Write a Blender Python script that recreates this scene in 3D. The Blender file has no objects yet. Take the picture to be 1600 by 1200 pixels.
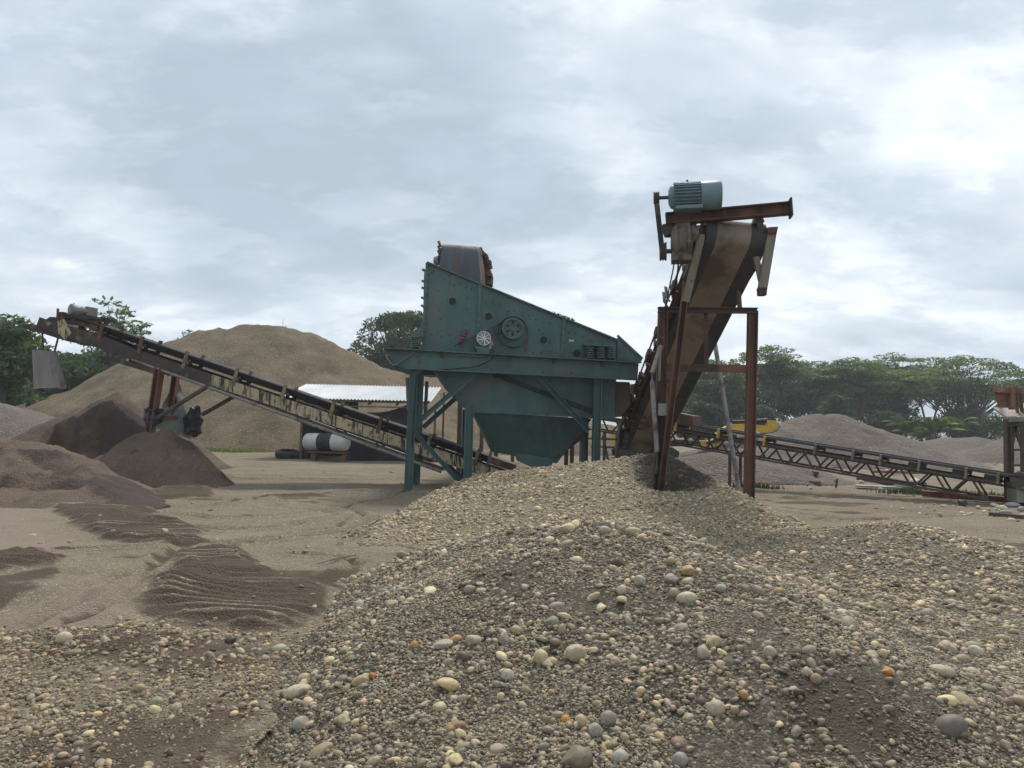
import bpy, math, random
import numpy as np
from mathutils import Vector, Matrix

# ------------------------------------------------------------------ camera, sky, sun, exposure
SC = bpy.context.scene
COL = SC.collection
R = math.radians
CAM_Z = 1.6
PITCH, ROLL, FPX = R(2.96), R(1.3), 1200.0
CF = Vector((0, math.cos(PITCH), math.sin(PITCH)))
_u0 = Vector((0, -math.sin(PITCH), math.cos(PITCH)))
CR = Vector((1, 0, 0)) * math.cos(ROLL) + _u0 * math.sin(ROLL)
CU = _u0 * math.cos(ROLL) - Vector((1, 0, 0)) * math.sin(ROLL)
EYE = Vector((0, 0, CAM_Z))
cd = bpy.data.cameras.new('camera')
cam = bpy.data.objects.new('camera', cd)
COL.objects.link(cam)
cd.sensor_width = 36.0
cd.lens = 27.0
cd.clip_start = 0.1
cd.clip_end = 9000
cam.matrix_world = Matrix(((CR.x, CU.x, -CF.x, 0), (CR.y, CU.y, -CF.y, 0), (CR.z, CU.z, -CF.z, CAM_Z), (0, 0, 0, 1)))
SC.camera = cam
SC.view_settings.view_transform = 'Standard'
SC.view_settings.look = 'None'
SC.view_settings.exposure = 1.0
SC.view_settings.gamma = 1.0
SC.cycles.max_bounces = 6
SC.cycles.transparent_max_bounces = 8

SUN_EL, SUN_AZ = R(52), R(14)          # azimuth measured from +Y (straight ahead) to +X
SDIR = Vector((math.sin(SUN_AZ) * math.cos(SUN_EL), math.cos(SUN_AZ) * math.cos(SUN_EL), math.sin(SUN_EL)))
sl = bpy.data.lights.new('sun', 'SUN')
sl.energy = 1.5
sl.angle = R(10)
sl.color = (1.0, 0.93, 0.82)
so = bpy.data.objects.new('sun', sl)
COL.objects.link(so)
so.rotation_euler = SDIR.to_track_quat('Z', 'Y').to_euler()
so.location = (0, 0, 60)


def N(nt, kind, **kw):
    n = nt.nodes.new(kind)
    for k, v in kw.items():
        if k == 'inp':
            for kk, vv in v.items():
                n.inputs[kk].default_value = vv
        else:
            setattr(n, k, v)
    return n


def ramp(nt, stops, interp='LINEAR'):
    n = nt.nodes.new('ShaderNodeValToRGB')
    cr = n.color_ramp
    cr.interpolation = interp
    while len(cr.elements) < len(stops):
        cr.elements.new(0.5)
    for e, (p, c) in zip(cr.elements, stops):
        e.position = p
        e.color = c if len(c) == 4 else (*c, 1)
    return n


def mix(nt, a, b, fac, mode='MIX'):
    n = nt.nodes.new('ShaderNodeMix')
    n.data_type = 'RGBA'
    n.blend_type = mode
    n.clamp_factor = True
    for sock, v in ((n.inputs[6], a), (n.inputs[7], b), (n.inputs[0], fac)):
        if hasattr(v, 'is_linked'):
            nt.links.new(v, sock)
        elif isinstance(v, (int, float)):
            sock.default_value = v
        else:
            sock.default_value = (*v, 1) if len(v) == 3 else v
    return n.outputs[2]


def mth(nt, op, a, b=0.0, c=0.0, clamp=False):
    n = nt.nodes.new('ShaderNodeMath')
    n.operation = op
    n.use_clamp = clamp
    for i, v in enumerate((a, b, c)):
        if hasattr(v, 'is_linked'):
            nt.links.new(v, n.inputs[i])
        else:
            n.inputs[i].default_value = v
    return n.outputs[0]


W = bpy.data.worlds.new('World')
SC.world = W
W.use_nodes = True
nt = W.node_tree
nt.nodes.clear()
L = nt.links.new
sky = N(nt, 'ShaderNodeTexSky', sky_type='NISHITA', sun_disc=False, sun_elevation=SUN_EL, sun_rotation=SUN_AZ, air_density=1.0, dust_density=2.0)
skys = nt.nodes.new('ShaderNodeVectorMath'); skys.operation = 'SCALE'; skys.inputs['Scale'].default_value = 0.1
L(sky.outputs[0], skys.inputs[0])
tc = nt.nodes.new('ShaderNodeTexCoord')
sep = nt.nodes.new('ShaderNodeSeparateXYZ')
L(tc.outputs['Generated'], sep.inputs[0])
zc = mth(nt, 'MAXIMUM', sep.outputs[2], 0.0)
den = mth(nt, 'ADD', zc, 0.34)
cx = mth(nt, 'DIVIDE', sep.outputs[0], den)
cy = mth(nt, 'DIVIDE', sep.outputs[1], den)
comb = nt.nodes.new('ShaderNodeCombineXYZ')
L(cx, comb.inputs[0]); L(cy, comb.inputs[1])
cmap = N(nt, 'ShaderNodeMapping', inp={'Location': (3.1, 1.7, 0.0), 'Scale': (1.15, 1.6, 1)})
L(comb.outputs[0], cmap.inputs[0])
n1 = N(nt, 'ShaderNodeTexNoise', inp={'Scale': 0.9, 'Detail': 9, 'Roughness': 0.55, 'Distortion': 0.15})
n2 = N(nt, 'ShaderNodeTexNoise', inp={'Scale': 3.4, 'Detail': 10, 'Roughness': 0.58, 'Distortion': 0.15})
L(cmap.outputs[0], n1.inputs[0]); L(cmap.outputs[0], n2.inputs[0])
# glow of the veiled sun: brightest cloud round the sun direction
dot = nt.nodes.new('ShaderNodeVectorMath'); dot.operation = 'DOT_PRODUCT'
L(tc.outputs['Generated'], dot.inputs[0]); dot.inputs[1].default_value = SDIR
dp = mth(nt, 'MAXIMUM', dot.outputs['Value'], 0.0)
glow = mth(nt, 'POWER', dp, 14.0)
v = mth(nt, 'MULTIPLY_ADD', n2.outputs[0], 0.42, mth(nt, 'MULTIPLY', n1.outputs[0], 1.0))
v = mth(nt, 'MULTIPLY_ADD', v, 1.35, -0.235)
n3 = N(nt, 'ShaderNodeTexNoise', inp={'Scale': 2.3, 'Detail': 12, 'Roughness': 0.6, 'Distortion': 0.1})
cm2 = N(nt, 'ShaderNodeMapping', inp={'Location': (7.3, 2.9, 0.0), 'Scale': (1.3, 1.9, 1)})
L(comb.outputs[0], cm2.inputs[0]); L(cm2.outputs[0], n3.inputs[0])
edge = ramp(nt, [(0.47, (0, 0, 0)), (0.56, (1, 1, 1))], 'EASE')
L(n3.outputs[0], edge.inputs[0])
v = mth(nt, 'MULTIPLY_ADD', edge.outputs[0], 0.085, v)
v = mth(nt, 'MULTIPLY_ADD', glow, 0.20, mth(nt, 'ADD', v, -0.262))
cr = ramp(nt, [(0.30, (0.25, 0.295, 0.345)), (0.44, (0.305, 0.35, 0.40)), (0.56, (0.375, 0.42, 0.465)), (0.68, (0.475, 0.51, 0.55)), (0.84, (0.60, 0.62, 0.64))])
L(v, cr.inputs[0])
# thin gaps let a little of the blue sky through; a paler band of cloud near the horizon
gap = ramp(nt, [(0.32, (1, 1, 1)), (0.52, (0, 0, 0))])
L(n2.outputs[0], gap.inputs[0])
gf = mth(nt, 'MULTIPLY', gap.outputs[0], 0.10)
cc = mix(nt, cr.outputs[0], skys.outputs[0], gf)
hz = mth(nt, 'POWER', mth(nt, 'SUBTRACT', 1.0, zc, clamp=True), 16.0)
hz = mth(nt, 'MULTIPLY', hz, mth(nt, 'MULTIPLY', n1.outputs[0], 0.85))
cc = mix(nt, cc, (0.42, 0.475, 0.535), hz)
bg = nt.nodes.new('ShaderNodeBackground')
L(cc, bg.inputs[0]); bg.inputs[1].default_value = 1.0
wo = nt.nodes.new('ShaderNodeOutputWorld')
L(bg.outputs[0], wo.inputs[0])


# ------------------------------------------------------------------ helpers
def ray(px, py):
    return CF + CR * ((px - 800) / FPX) + CU * ((600 - py) / FPX)


def P(px, py, Y):
    d = ray(px, py)
    return EYE + d * (Y / d.y)


def G(px, py, z=0.0):
    d = ray(px, py)
    return EYE + d * ((z - CAM_Z) / d.z)


class Plane:
    """A vertical plane through O; F(px,py,d) is the point of the plane d metres behind its face that the sight line meets."""
    def __init__(s, O, ang):
        s.O = Vector(O)
        s.u = Vector((math.cos(ang), math.sin(ang), 0))
        s.b = Vector((-math.sin(ang), math.cos(ang), 0))

    def __call__(s, px, py, d=0.0):
        r = ray(px, py)
        o = s.O + s.b * d
        return EYE + r * ((o - EYE).dot(s.b) / r.dot(s.b))


def rnd_basis(d, up=Vector((0, 0, 1))):
    d = d.normalized()
    s = d.cross(up)
    if s.length < 1e-4:
        s = d.cross(Vector((0, 1, 0)))
    s.normalize()
    return d, s, s.cross(d).normalized()


class MB:
    def __init__(s):
        s.v, s.f, s.m = [], [], []
        s.mi = 0
        s.runs = []

    def add(s, vs, fs):
        k = len(s.v)
        s.runs.append((k, k + len(vs), len(s.f), len(s.f) + len(fs)))
        s.v += [tuple(q) for q in vs]
        s.f += [tuple(i + k for i in q) for q in fs]
        s.m += [s.mi] * len(fs)
        return s

    def hexa(s, c):  # 8 corners: bottom 4 then top 4
        return s.add(c, [(0, 3, 2, 1), (4, 5, 6, 7), (0, 1, 5, 4), (1, 2, 6, 5), (2, 3, 7, 6), (3, 0, 4, 7)])

    def box(s, c, sx, sy, sz, ax=None):
        c = Vector(c)
        X, Y, Z = ax or (Vector((1, 0, 0)), Vector((0, 1, 0)), Vector((0, 0, 1)))
        q = [c + X * (a * sx / 2) + Y * (b * sy / 2) + Z * (d * sz / 2) for d in (-1, 1) for a, b in ((-1, -1), (1, -1), (1, 1), (-1, 1))]
        return s.hexa(q)

    def beam(s, p, q, w, h, up=Vector((0, 0, 1))):
        p, q = Vector(p), Vector(q)
        d, sd, u = rnd_basis(q - p, up)
        return s.box((p + q) / 2, (q - p).length, w, h, (d, sd, u))

    def ibeam(s, p, q, w, h, t=0.02, up=Vector((0, 0, 1))):
        p, q = Vector(p), Vector(q)
        d, sd, u = rnd_basis(q - p, up)
        for k in (-1, 1):
            o = u * (k * (h - t) / 2)
            s.box((p + q) / 2 + o, (q - p).length, w, t, (d, sd, u))
        return s.box((p + q) / 2, (q - p).length, t, h - 2 * t, (d, sd, u))

    def channel(s, p, q, w, h, t=0.015, up=Vector((0, 0, 1)), open_side=1):
        p, q = Vector(p), Vector(q)
        d, sd, u = rnd_basis(q - p, up)
        for k in (-1, 1):
            s.box((p + q) / 2 + u * (k * (h - t) / 2), (q - p).length, w, t, (d, sd, u))
        return s.box((p + q) / 2 - sd * (open_side * (w - t) / 2), (q - p).length, t, h - 2 * t, (d, sd, u))

    def tube(s, p, q, r, n=10, r2=None, caps=True):
        p, q = Vector(p), Vector(q)
        r2 = r if r2 is None else r2
        d, sd, u = rnd_basis(q - p)
        vs = []
        for c, rr in ((p, r), (q, r2)):
            for i in range(n):
                a = 2 * math.pi * i / n
                vs.append(c + sd * (rr * math.cos(a)) + u * (rr * math.sin(a)))
        fs = [(i, (i + 1) % n, n + (i + 1) % n, n + i) for i in range(n)]
        if caps:
            fs += [tuple(range(n - 1, -1, -1)), tuple(range(n, 2 * n))]
        return s.add(vs, fs)

    def path(s, pts, r, n=6, r2=None):
        pts = [Vector(q) for q in pts]
        m = len(pts)
        vs, fs = [], []
        for j, c in enumerate(pts):
            t = pts[min(j + 1, m - 1)] - pts[max(j - 1, 0)]
            d, sd, u = rnd_basis(t)
            rr = r if r2 is None else r + (r2 - r) * j / (m - 1)
            for i in range(n):
                a = 2 * math.pi * i / n
                vs.append(c + sd * (rr * math.cos(a)) + u * (rr * math.sin(a)))
        for j in range(m - 1):
            for i in range(n):
                fs.append((j * n + i, j * n + (i + 1) % n, (j + 1) * n + (i + 1) % n, (j + 1) * n + i))
        fs += [tuple(range(n - 1, -1, -1)), tuple(range((m - 1) * n, m * n))]
        return s.add(vs, fs)

    def lathe(s, o, ax, prof, n=24, up=Vector((0, 0, 1)), caps=True):
        """prof = [(t, r)]: t metres along the axis from o, radius r"""
        o = Vector(o)
        d, sd, u = rnd_basis(Vector(ax), up)
        vs, fs = [], []
        for t, r in prof:
            for i in range(n):
                a = 2 * math.pi * i / n
                vs.append(o + d * t + sd * (r * math.cos(a)) + u * (r * math.sin(a)))
        m = len(prof)
        for j in range(m - 1):
            for i in range(n):
                fs.append((j * n + i, j * n + (i + 1) % n, (j + 1) * n + (i + 1) % n, (j + 1) * n + i))
        if caps and prof[0][1] > 1e-5:
            fs.append(tuple(range(n - 1, -1, -1)))
        if caps and prof[-1][1] > 1e-5:
            fs.append(tuple(range((m - 1) * n, m * n)))
        return s.add(vs, fs)

    def prism(s, pts, vec):
        pts = [Vector(q) for q in pts]
        n = len(pts)
        vec = Vector(vec)
        vs = pts + [q + vec for q in pts]
        fs = [tuple(range(n - 1, -1, -1)), tuple(range(n, 2 * n))] + [(i, (i + 1) % n, n + (i + 1) % n, n + i) for i in range(n)]
        return s.add(vs, fs)

    def slab(s, pts, t):
        """a planar polygon given thickness t along its normal, centred"""
        pts = [Vector(q) for q in pts]
        nrm = (pts[1] - pts[0]).cross(pts[-1] - pts[0]).normalized()
        return s.prism([q - nrm * (t / 2) for q in pts], nrm * t)

    def build(s, name, mat, parent=None, smooth=None):
        """ONE mesh object, or, where the pieces stand well apart, one object for each piece (the first is returned)"""
        n = len(s.runs)
        grp = list(range(n))
        if parent is not None and name not in PATTERN and n > 1:
            A = np.array(s.v)
            lo = np.array([A[a:b].min(0) for a, b, _, _ in s.runs]); hi = np.array([A[a:b].max(0) for a, b, _, _ in s.runs])
            size = (hi - lo).max(1)
            for i in range(n):
                for j in range(i):
                    gap = np.maximum(0, np.maximum(lo[i] - hi[j], lo[j] - hi[i]))
                    if np.sqrt((gap ** 2).sum()) <= max(.02, .5 * max(size[i], size[j])):
                        a, b = grp[i], grp[j]
                        if a != b:
                            grp = [b if g == a else g for g in grp]
        ids = sorted(set(grp), key=grp.index) if parent is not None and name not in PATTERN else [None]
        first = None
        for k in ids:
            if k is None or len(ids) == 1:
                o = link(name, s.v, s.f, mat, parent, smooth, s.m)
            else:
                v, f, m = [], [], []
                for g, (a, b, c, d) in zip(grp, s.runs):
                    if g == k:
                        sh = len(v) - a
                        v += s.v[a:b]; f += [tuple(i + sh for i in q) for q in s.f[c:d]]; m += s.m[c:d]
                o = link(name, v, f, mat, parent, smooth, m)
            first = first or o
        return first


BASE = {}
PATTERN = {'bolt_head', 'caked_dirt', 'fan_grille', 'beam_cleat', 'chain', 'roof_frame', 'belt', 'lattice_bracing', 'side_lattice', 'cooling_fin'}


def link(name, v, f, mat, parent=None, smooth=None, mi=None):
    me = bpy.data.meshes.new(name)
    off = BASE.get(parent.name, Vector((0, 0, 0))) if parent is not None else Vector((0, 0, 0))
    own = Vector((0, 0, 0))
    if parent is None and len(v):
        a = np.array(v)
        own = Vector(((a[:, 0].min() + a[:, 0].max()) / 2, (a[:, 1].min() + a[:, 1].max()) / 2, a[:, 2].min()))
        off = own
    me.from_pydata([(q[0] - off.x, q[1] - off.y, q[2] - off.z) for q in v], [], f)
    mats = mat if isinstance(mat, (list, tuple)) else [mat]
    for m in mats:
        me.materials.append(m)
    if mi is not None and len(mats) > 1:
        me.polygons.foreach_set('material_index', mi)
    me.validate()
    import bmesh
    bm = bmesh.new(); bm.from_mesh(me)
    bmesh.ops.recalc_face_normals(bm, faces=bm.faces)
    bm.to_mesh(me); bm.free()
    if smooth is not None:
        me.polygons.foreach_set('use_smooth', [True] * len(me.polygons))
        me.set_sharp_from_angle(angle=R(smooth))
    o = bpy.data.objects.new(name, me)
    COL.objects.link(o)
    o.location = own
    if parent is not None:
        o.parent = parent
    BASE[o.name] = off
    return o


def tag(o, label=None, cat=None, group=None, kind=None):
    for k, val in (('label', label), ('category', cat), ('group', group), ('kind', kind)):
        if val:
            o[k] = val
    return o


def thing(name, loc, label, cat, group=None):
    o = bpy.data.objects.new(name, None)
    COL.objects.link(o)
    o.empty_display_size = 0.3
    o.location = loc
    BASE[o.name] = Vector(loc)
    return tag(o, label, cat, group)


def fastmesh(name, V, F, mat, cols=None, smooth=True, attrs=None, parent=None):
    """numpy mesh: V (n,3), F (m,3 or 4); cols (n,3) colour per vertex"""
    off = BASE.get(parent.name, Vector((0, 0, 0))) if parent is not None else Vector((0, 0, 0))
    V = np.asarray(V, np.float64) - np.array(off)
    me = bpy.data.meshes.new(name)
    k = F.shape[1]
    me.vertices.add(len(V)); me.vertices.foreach_set('co', V.astype(np.float32).ravel())
    me.loops.add(F.size); me.loops.foreach_set('vertex_index', F.astype(np.int32).ravel())
    me.polygons.add(len(F)); me.polygons.foreach_set('loop_start', np.arange(0, F.size, k, dtype=np.int32))
    me.update(calc_edges=True)
    me.polygons.foreach_set('use_smooth', np.full(len(F), bool(smooth)) if np.isscalar(smooth) else smooth)
    if cols is not None:
        a = me.color_attributes.new('col', 'FLOAT_COLOR', 'POINT')
        a.data.foreach_set('color', np.concatenate([cols, np.ones((len(cols), 1))], 1).astype(np.float32).ravel())
    for nm, arr in (attrs or {}).items():
        a = me.attributes.new(nm, 'FLOAT', 'POINT')
        a.data.foreach_set('value', np.asarray(arr, np.float32).ravel())
    me.materials.append(mat)
    o = bpy.data.objects.new(name, me)
    COL.objects.link(o)
    if parent is not None:
        o.parent = parent
    BASE[o.name] = off
    return o


# numpy noise
def _h(ix, iy, seed):
    n = (ix.astype(np.int64) * 374761393 + iy.astype(np.int64) * 668265263 + seed * 1442695041) & 0x7fffffff
    n = ((n ^ (n >> 13)) * 1274126177) & 0x7fffffff
    return ((n ^ (n >> 16)) & 0xffff) / 65535.0


def vnoise(x, y, seed=0):
    ix, iy = np.floor(x), np.floor(y)
    fx, fy = x - ix, y - iy
    fx, fy = fx * fx * (3 - 2 * fx), fy * fy * (3 - 2 * fy)
    a, b = _h(ix, iy, seed), _h(ix + 1, iy, seed)
    c, d = _h(ix, iy + 1, seed), _h(ix + 1, iy + 1, seed)
    return (a * (1 - fx) + b * fx) * (1 - fy) + (c * (1 - fx) + d * fx) * fy


def fbm(x, y, octv=4, seed=0, rough=0.5):
    s, a, t = 0.0, 1.0, 0.0
    for i in range(octv):
        s = s + a * (vnoise(x * 2 ** i, y * 2 ** i, seed + i * 17) - 0.5)
        t += a
        a *= rough
    return s / t * 2


def inpoly(x, y, poly):
    inside = np.zeros(x.shape, bool)
    n = len(poly)
    for i in range(n):
        x1, y1 = poly[i]; x2, y2 = poly[(i + 1) % n]
        c = ((y1 > y) != (y2 > y)) & (x < (x2 - x1) * (y - y1) / (y2 - y1 + 1e-12) + x1)
        inside ^= c
    return inside


def polydist(x, y, poly):
    """signed distance: positive inside"""
    d = np.full(x.shape, 1e9)
    n = len(poly)
    for i in range(n):
        x1, y1 = poly[i]; x2, y2 = poly[(i + 1) % n]
        dx, dy = x2 - x1, y2 - y1
        t = np.clip(((x - x1) * dx + (y - y1) * dy) / (dx * dx + dy * dy + 1e-12), 0, 1)
        d = np.minimum(d, np.hypot(x - x1 - t * dx, y - y1 - t * dy))
    return np.where(inpoly(x, y, poly), d, -d)


def sstep(a, b, x):
    t = np.clip((x - a) / (b - a), 0, 1)
    return t * t * (3 - 2 * t)


# ------------------------------------------------------------------ materials
def newmat(name):
    m = bpy.data.materials.new(name)
    m.use_nodes = True
    t = m.node_tree
    b = t.nodes['Principled BSDF']
    return m, t, b


def coords(t, stretch=(1, 1, 1), which='Object'):
    c = t.nodes.new('ShaderNodeTexCoord')
    mp = N(t, 'ShaderNodeMapping', inp={'Scale': stretch})
    t.links.new(c.outputs[which], mp.inputs[0])
    return mp.outputs[0]


def noise(t, co, scale, detail=5, rough=0.55, dist=0.0):
    n = N(t, 'ShaderNodeTexNoise', inp={'Scale': scale, 'Detail': detail, 'Roughness': rough, 'Distortion': dist})
    t.links.new(co, n.inputs[0])
    return n.outputs[0]


def metalmat(name, base, layers=(), rough=0.6, metal=0.0, bump=0.15, bscale=30, spec=0.4):
    """layers: (colour, noise scale, low, high, stretch): patches of another colour where noise passes low..high"""
    m, t, b = newmat(name)
    base_n = noise(t, coords(t), 2.2, 6)
    f = mth(t, 'MULTIPLY_ADD', base_n, 0.7, 0.65)
    c0 = t.nodes.new('ShaderNodeVectorMath'); c0.operation = 'SCALE'
    c0.inputs[0].default_value = base
    t.links.new(f, c0.inputs['Scale'])
    cur = c0.outputs[0]
    for col, sc, lo, hi, st in layers:
        nn = noise(t, coords(t, st), sc, 7, 0.6)
        r = ramp(t, [(lo, (0, 0, 0)), (hi, (1, 1, 1))])
        t.links.new(nn, r.inputs[0])
        cur = mix(t, cur, col, r.outputs[0])
    t.links.new(cur, b.inputs['Base Color'])
    rn = noise(t, coords(t), 9, 4)
    t.links.new(mth(t, 'MULTIPLY_ADD', rn, 0.35, rough - 0.17, clamp=True), b.inputs['Roughness'])
    b.inputs['Metallic'].default_value = metal
    b.inputs['Specular IOR Level'].default_value = spec
    if bump:
        bp = N(t, 'ShaderNodeBump', inp={'Strength': bump, 'Distance': 0.02})
        t.links.new(noise(t, coords(t), bscale, 4), bp.inputs['Height'])
        t.links.new(bp.outputs[0], b.inputs['Normal'])
    return m


V1 = (1, 1, 1)
VZ = (1, 1, 0.18)
M = {}
RUSTC, RUSTD, RUSTO = (0.112, 0.060, 0.044), (0.058, 0.038, 0.031), (0.20, 0.088, 0.045)
M['green'] = metalmat('green_paint', (0.066, 0.127, 0.122), [((0.040, 0.074, 0.074), 1.3, 0.46, 0.72, VZ), ((0.095, 0.115, 0.095), 3.5, 0.56, 0.76, VZ), ((0.085, 0.06, 0.045), 7, 0.60, 0.70, (1, 1, .1)), ((0.125, 0.12, 0.10), 1.1, 0.54, 0.8, V1), (RUSTC, 6, 0.66, 0.71, V1)], 0.5, 0, 0.12)
M['green_edge'] = metalmat('green_paint_worn', (0.070, 0.128, 0.118), [((0.04, 0.055, 0.052), 8, 0.5, 0.7, V1), (RUSTC, 5, 0.62, 0.7, V1)], 0.55)
M['dark_fill'] = metalmat('dark_fill_black', (0.02, 0.022, 0.022), [], 0.8)  # near-black that stands in for the shade inside holes left uncut
M['rust'] = metalmat('rusty_steel', (0.15, 0.074, 0.051), [(RUSTD, 3, 0.42, 0.6, VZ), (RUSTO, 7, 0.58, 0.72, V1), ((0.22, 0.2, 0.18), 11, 0.66, 0.74, V1)], 0.85, 0, 0.35)
M['rust_red'] = metalmat('red_primer_steel', (0.19, 0.078, 0.058), [(RUSTD, 4, 0.5, 0.72, VZ), ((0.24, 0.17, 0.12), 6, 0.62, 0.75, V1)], 0.8, 0, 0.25)
M['rust_dark'] = metalmat('dark_rusty_steel', (0.085, 0.066, 0.057), [((0.11, 0.072, 0.055), 5, 0.5, 0.68, V1), ((0.16, 0.13, 0.09), 9, 0.62, 0.75, V1)], 0.85, 0, 0.35)
M['belt'] = metalmat('rubber_belt', (0.045, 0.047, 0.056), [((0.075, 0.066, 0.056), 3, 0.45, 0.75, V1)], 0.75, 0, 0.15)
M['belt_dust'] = metalmat('dusty_rubber_belt', (0.25, 0.208, 0.17), [((0.11, 0.088, 0.072), 0.9, 0.5, 0.62, V1), ((0.25, 0.20, 0.15), 2.2, 0.55, 0.8, V1)], 0.9, 0, 0.15)
M['pale_steel'] = metalmat('pale_painted_steel', (0.20, 0.185, 0.14), [((0.10, 0.075, 0.05), 5, 0.5, 0.7, VZ), (RUSTC, 8, 0.6, 0.7, V1)], 0.7, 0, 0.2)
M['stain_yellow'] = metalmat('stained_yellow_steel', (0.40, 0.34, 0.22), [((0.05, 0.04, 0.033), 6.5, 0.50, 0.58, (2.2, 1, 0.3)), ((0.12, 0.075, 0.04), 8, 0.56, 0.64, V1), ((0.05, 0.042, 0.034), 1.2, 0.56, 0.66, V1)], 0.8, 0, 0.3)
M['stain_dark'] = metalmat('grimy_steel', (0.058, 0.048, 0.042), [((0.16, 0.125, 0.075), 4.5, 0.58, 0.68, (1.5, 1, 0.5)), (RUSTC, 7, 0.55, 0.68, V1)], 0.85, 0, 0.35)
M['pipe_grey'] = metalmat('weathered_grey_pipe', (0.25, 0.24, 0.225), [((0.09, 0.07, 0.055), 5, 0.5, 0.68, V1)], 0.6, 0.2, 0.15)
M['motor_blue'] = metalmat('grey_blue_motor_paint', (0.13, 0.205, 0.235), [((0.07, 0.10, 0.11), 4, 0.5, 0.7, V1), ((0.2, 0.19, 0.16), 9, 0.6, 0.72, V1)], 0.5, 0, 0.12)
M['motor_grey'] = metalmat('dusty_grey_motor', (0.24, 0.245, 0.25), [((0.08, 0.075, 0.07), 6, 0.5, 0.7, V1)], 0.55, 0.2)
M['alu'] = metalmat('bare_aluminium', (0.55, 0.56, 0.57), [((0.2, 0.2, 0.2), 9, 0.5, 0.7, V1)], 0.4, 0.5)
M['gear_tan'] = metalmat('dusty_gearbox', (0.145, 0.125, 0.10), [((0.06, 0.05, 0.045), 5, 0.48, 0.66, V1), ((0.24, 0.2, 0.15), 7, 0.6, 0.74, V1)], 0.85, 0, 0.3)
M['red'] = metalmat('red_paint', (0.27, 0.05, 0.05), [((0.1, 0.03, 0.03), 8, 0.5, 0.7, V1)], 0.5)
M['label'] = metalmat('pale_plate', (0.42, 0.40, 0.35), [], 0.6)
M['yellow'] = metalmat('yellow_paint', (0.56, 0.335, 0.045), [((0.30, 0.2, 0.06), 3, 0.52, 0.7, V1), ((0.06, 0.05, 0.04), 5, 0.64, 0.74, V1)], 0.5)
M['yellow_dull'] = metalmat('dull_yellow_bracket', (0.25, 0.19, 0.10), [((0.08, 0.06, 0.045), 8, 0.42, 0.62, V1)], 0.7)
M['black'] = metalmat('black_rubber', (0.018, 0.018, 0.019), [((0.055, 0.05, 0.046), 6, 0.5, 0.75, V1)], 0.6)
M['glass'] = metalmat('dark_glass', (0.02, 0.025, 0.028), [], 0.15)
M['netting'] = metalmat('black_shade_cloth', (0.023, 0.023, 0.028), [((0.045, 0.043, 0.045), 4, 0.5, 0.8, V1)], 0.9, 0, 0.3, 60)
M['tarp_grey'] = metalmat('grey_tarpaulin', (0.27, 0.275, 0.26), [((0.12, 0.125, 0.13), 3, 0.45, 0.65, V1)], 0.6, 0, 0.3, 12)
M['plastic_black'] = metalmat('black_plastic_sheet', (0.022, 0.024, 0.028), [], 0.35, 0, 0.6, 16)
M['white'] = metalmat('white_plastic', (0.46, 0.465, 0.455), [((0.32, 0.31, 0.28), 3, 0.52, 0.72, VZ)], 0.5)
M['timber'] = metalmat('weathered_timber', (0.16, 0.115, 0.075), [((0.07, 0.05, 0.035), 6, 0.45, 0.65, (0.3, 3, 3))], 0.9, 0, 0.4)
M['concrete'] = metalmat('weathered_concrete', (0.26, 0.25, 0.21), [((0.10, 0.10, 0.075), 2.5, 0.5, 0.7, VZ)], 0.95, 0, 0.4)
M['bark'] = metalmat('tree_bark', (0.085, 0.07, 0.055), [((0.16, 0.145, 0.12), 4, 0.55, 0.75, V1)], 0.95, 0, 0.5, 12)
M['hopper_rust'] = metalmat('orange_rust_plate', (0.20, 0.10, 0.065), [((0.24, 0.19, 0.16), 2.2, 0.5, 0.66, VZ), ((0.10, 0.05, 0.035), 6, 0.52, 0.7, V1)], 0.9, 0, 0.3)
M['plate_grey'] = metalmat('dull_grey_steel_plate', (0.20, 0.183, 0.172), [((0.27, 0.25, 0.225), 1.6, 0.45, 0.75, VZ), (RUSTC, 4, 0.58, 0.72, VZ)], 0.65, 0.2, 0.15)


def roofmat():
    m, t, b = newmat('corrugated_zinc_sheet')
    co = coords(t)
    base = ramp(t, [(0.35, (0.40, 0.43, 0.46)), (0.7, (0.56, 0.58, 0.60))])
    t.links.new(noise(t, coords(t, (0.9, 0.35, 1)), 1.2, 5), base.inputs[0])
    r2 = ramp(t, [(0.62, (0, 0, 0)), (0.72, (1, 1, 1))])
    t.links.new(noise(t, coords(t, (2, 0.4, 1)), 2.0, 6), r2.inputs[0])
    t.links.new(mix(t, base.outputs[0], (0.30, 0.26, 0.22), mth(t, 'MULTIPLY', r2.outputs[0], 0.4)), b.inputs['Base Color'])
    b.inputs['Roughness'].default_value = 0.45
    b.inputs['Metallic'].default_value = 0.15
    return m


M['apron'] = metalmat('blue_black_rubber_apron', (0.075, 0.083, 0.10), [((0.12, 0.115, 0.11), 2, 0.5, 0.75, (3, 1, .3))], 0.7)
M['rust_apron'] = metalmat('rust_streaked_rubber', (0.11, 0.085, 0.078), [((0.075, 0.08, 0.09), 3, 0.45, 0.65, (2, 1, .4))], 0.8)
M['roof'] = roofmat()


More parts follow.
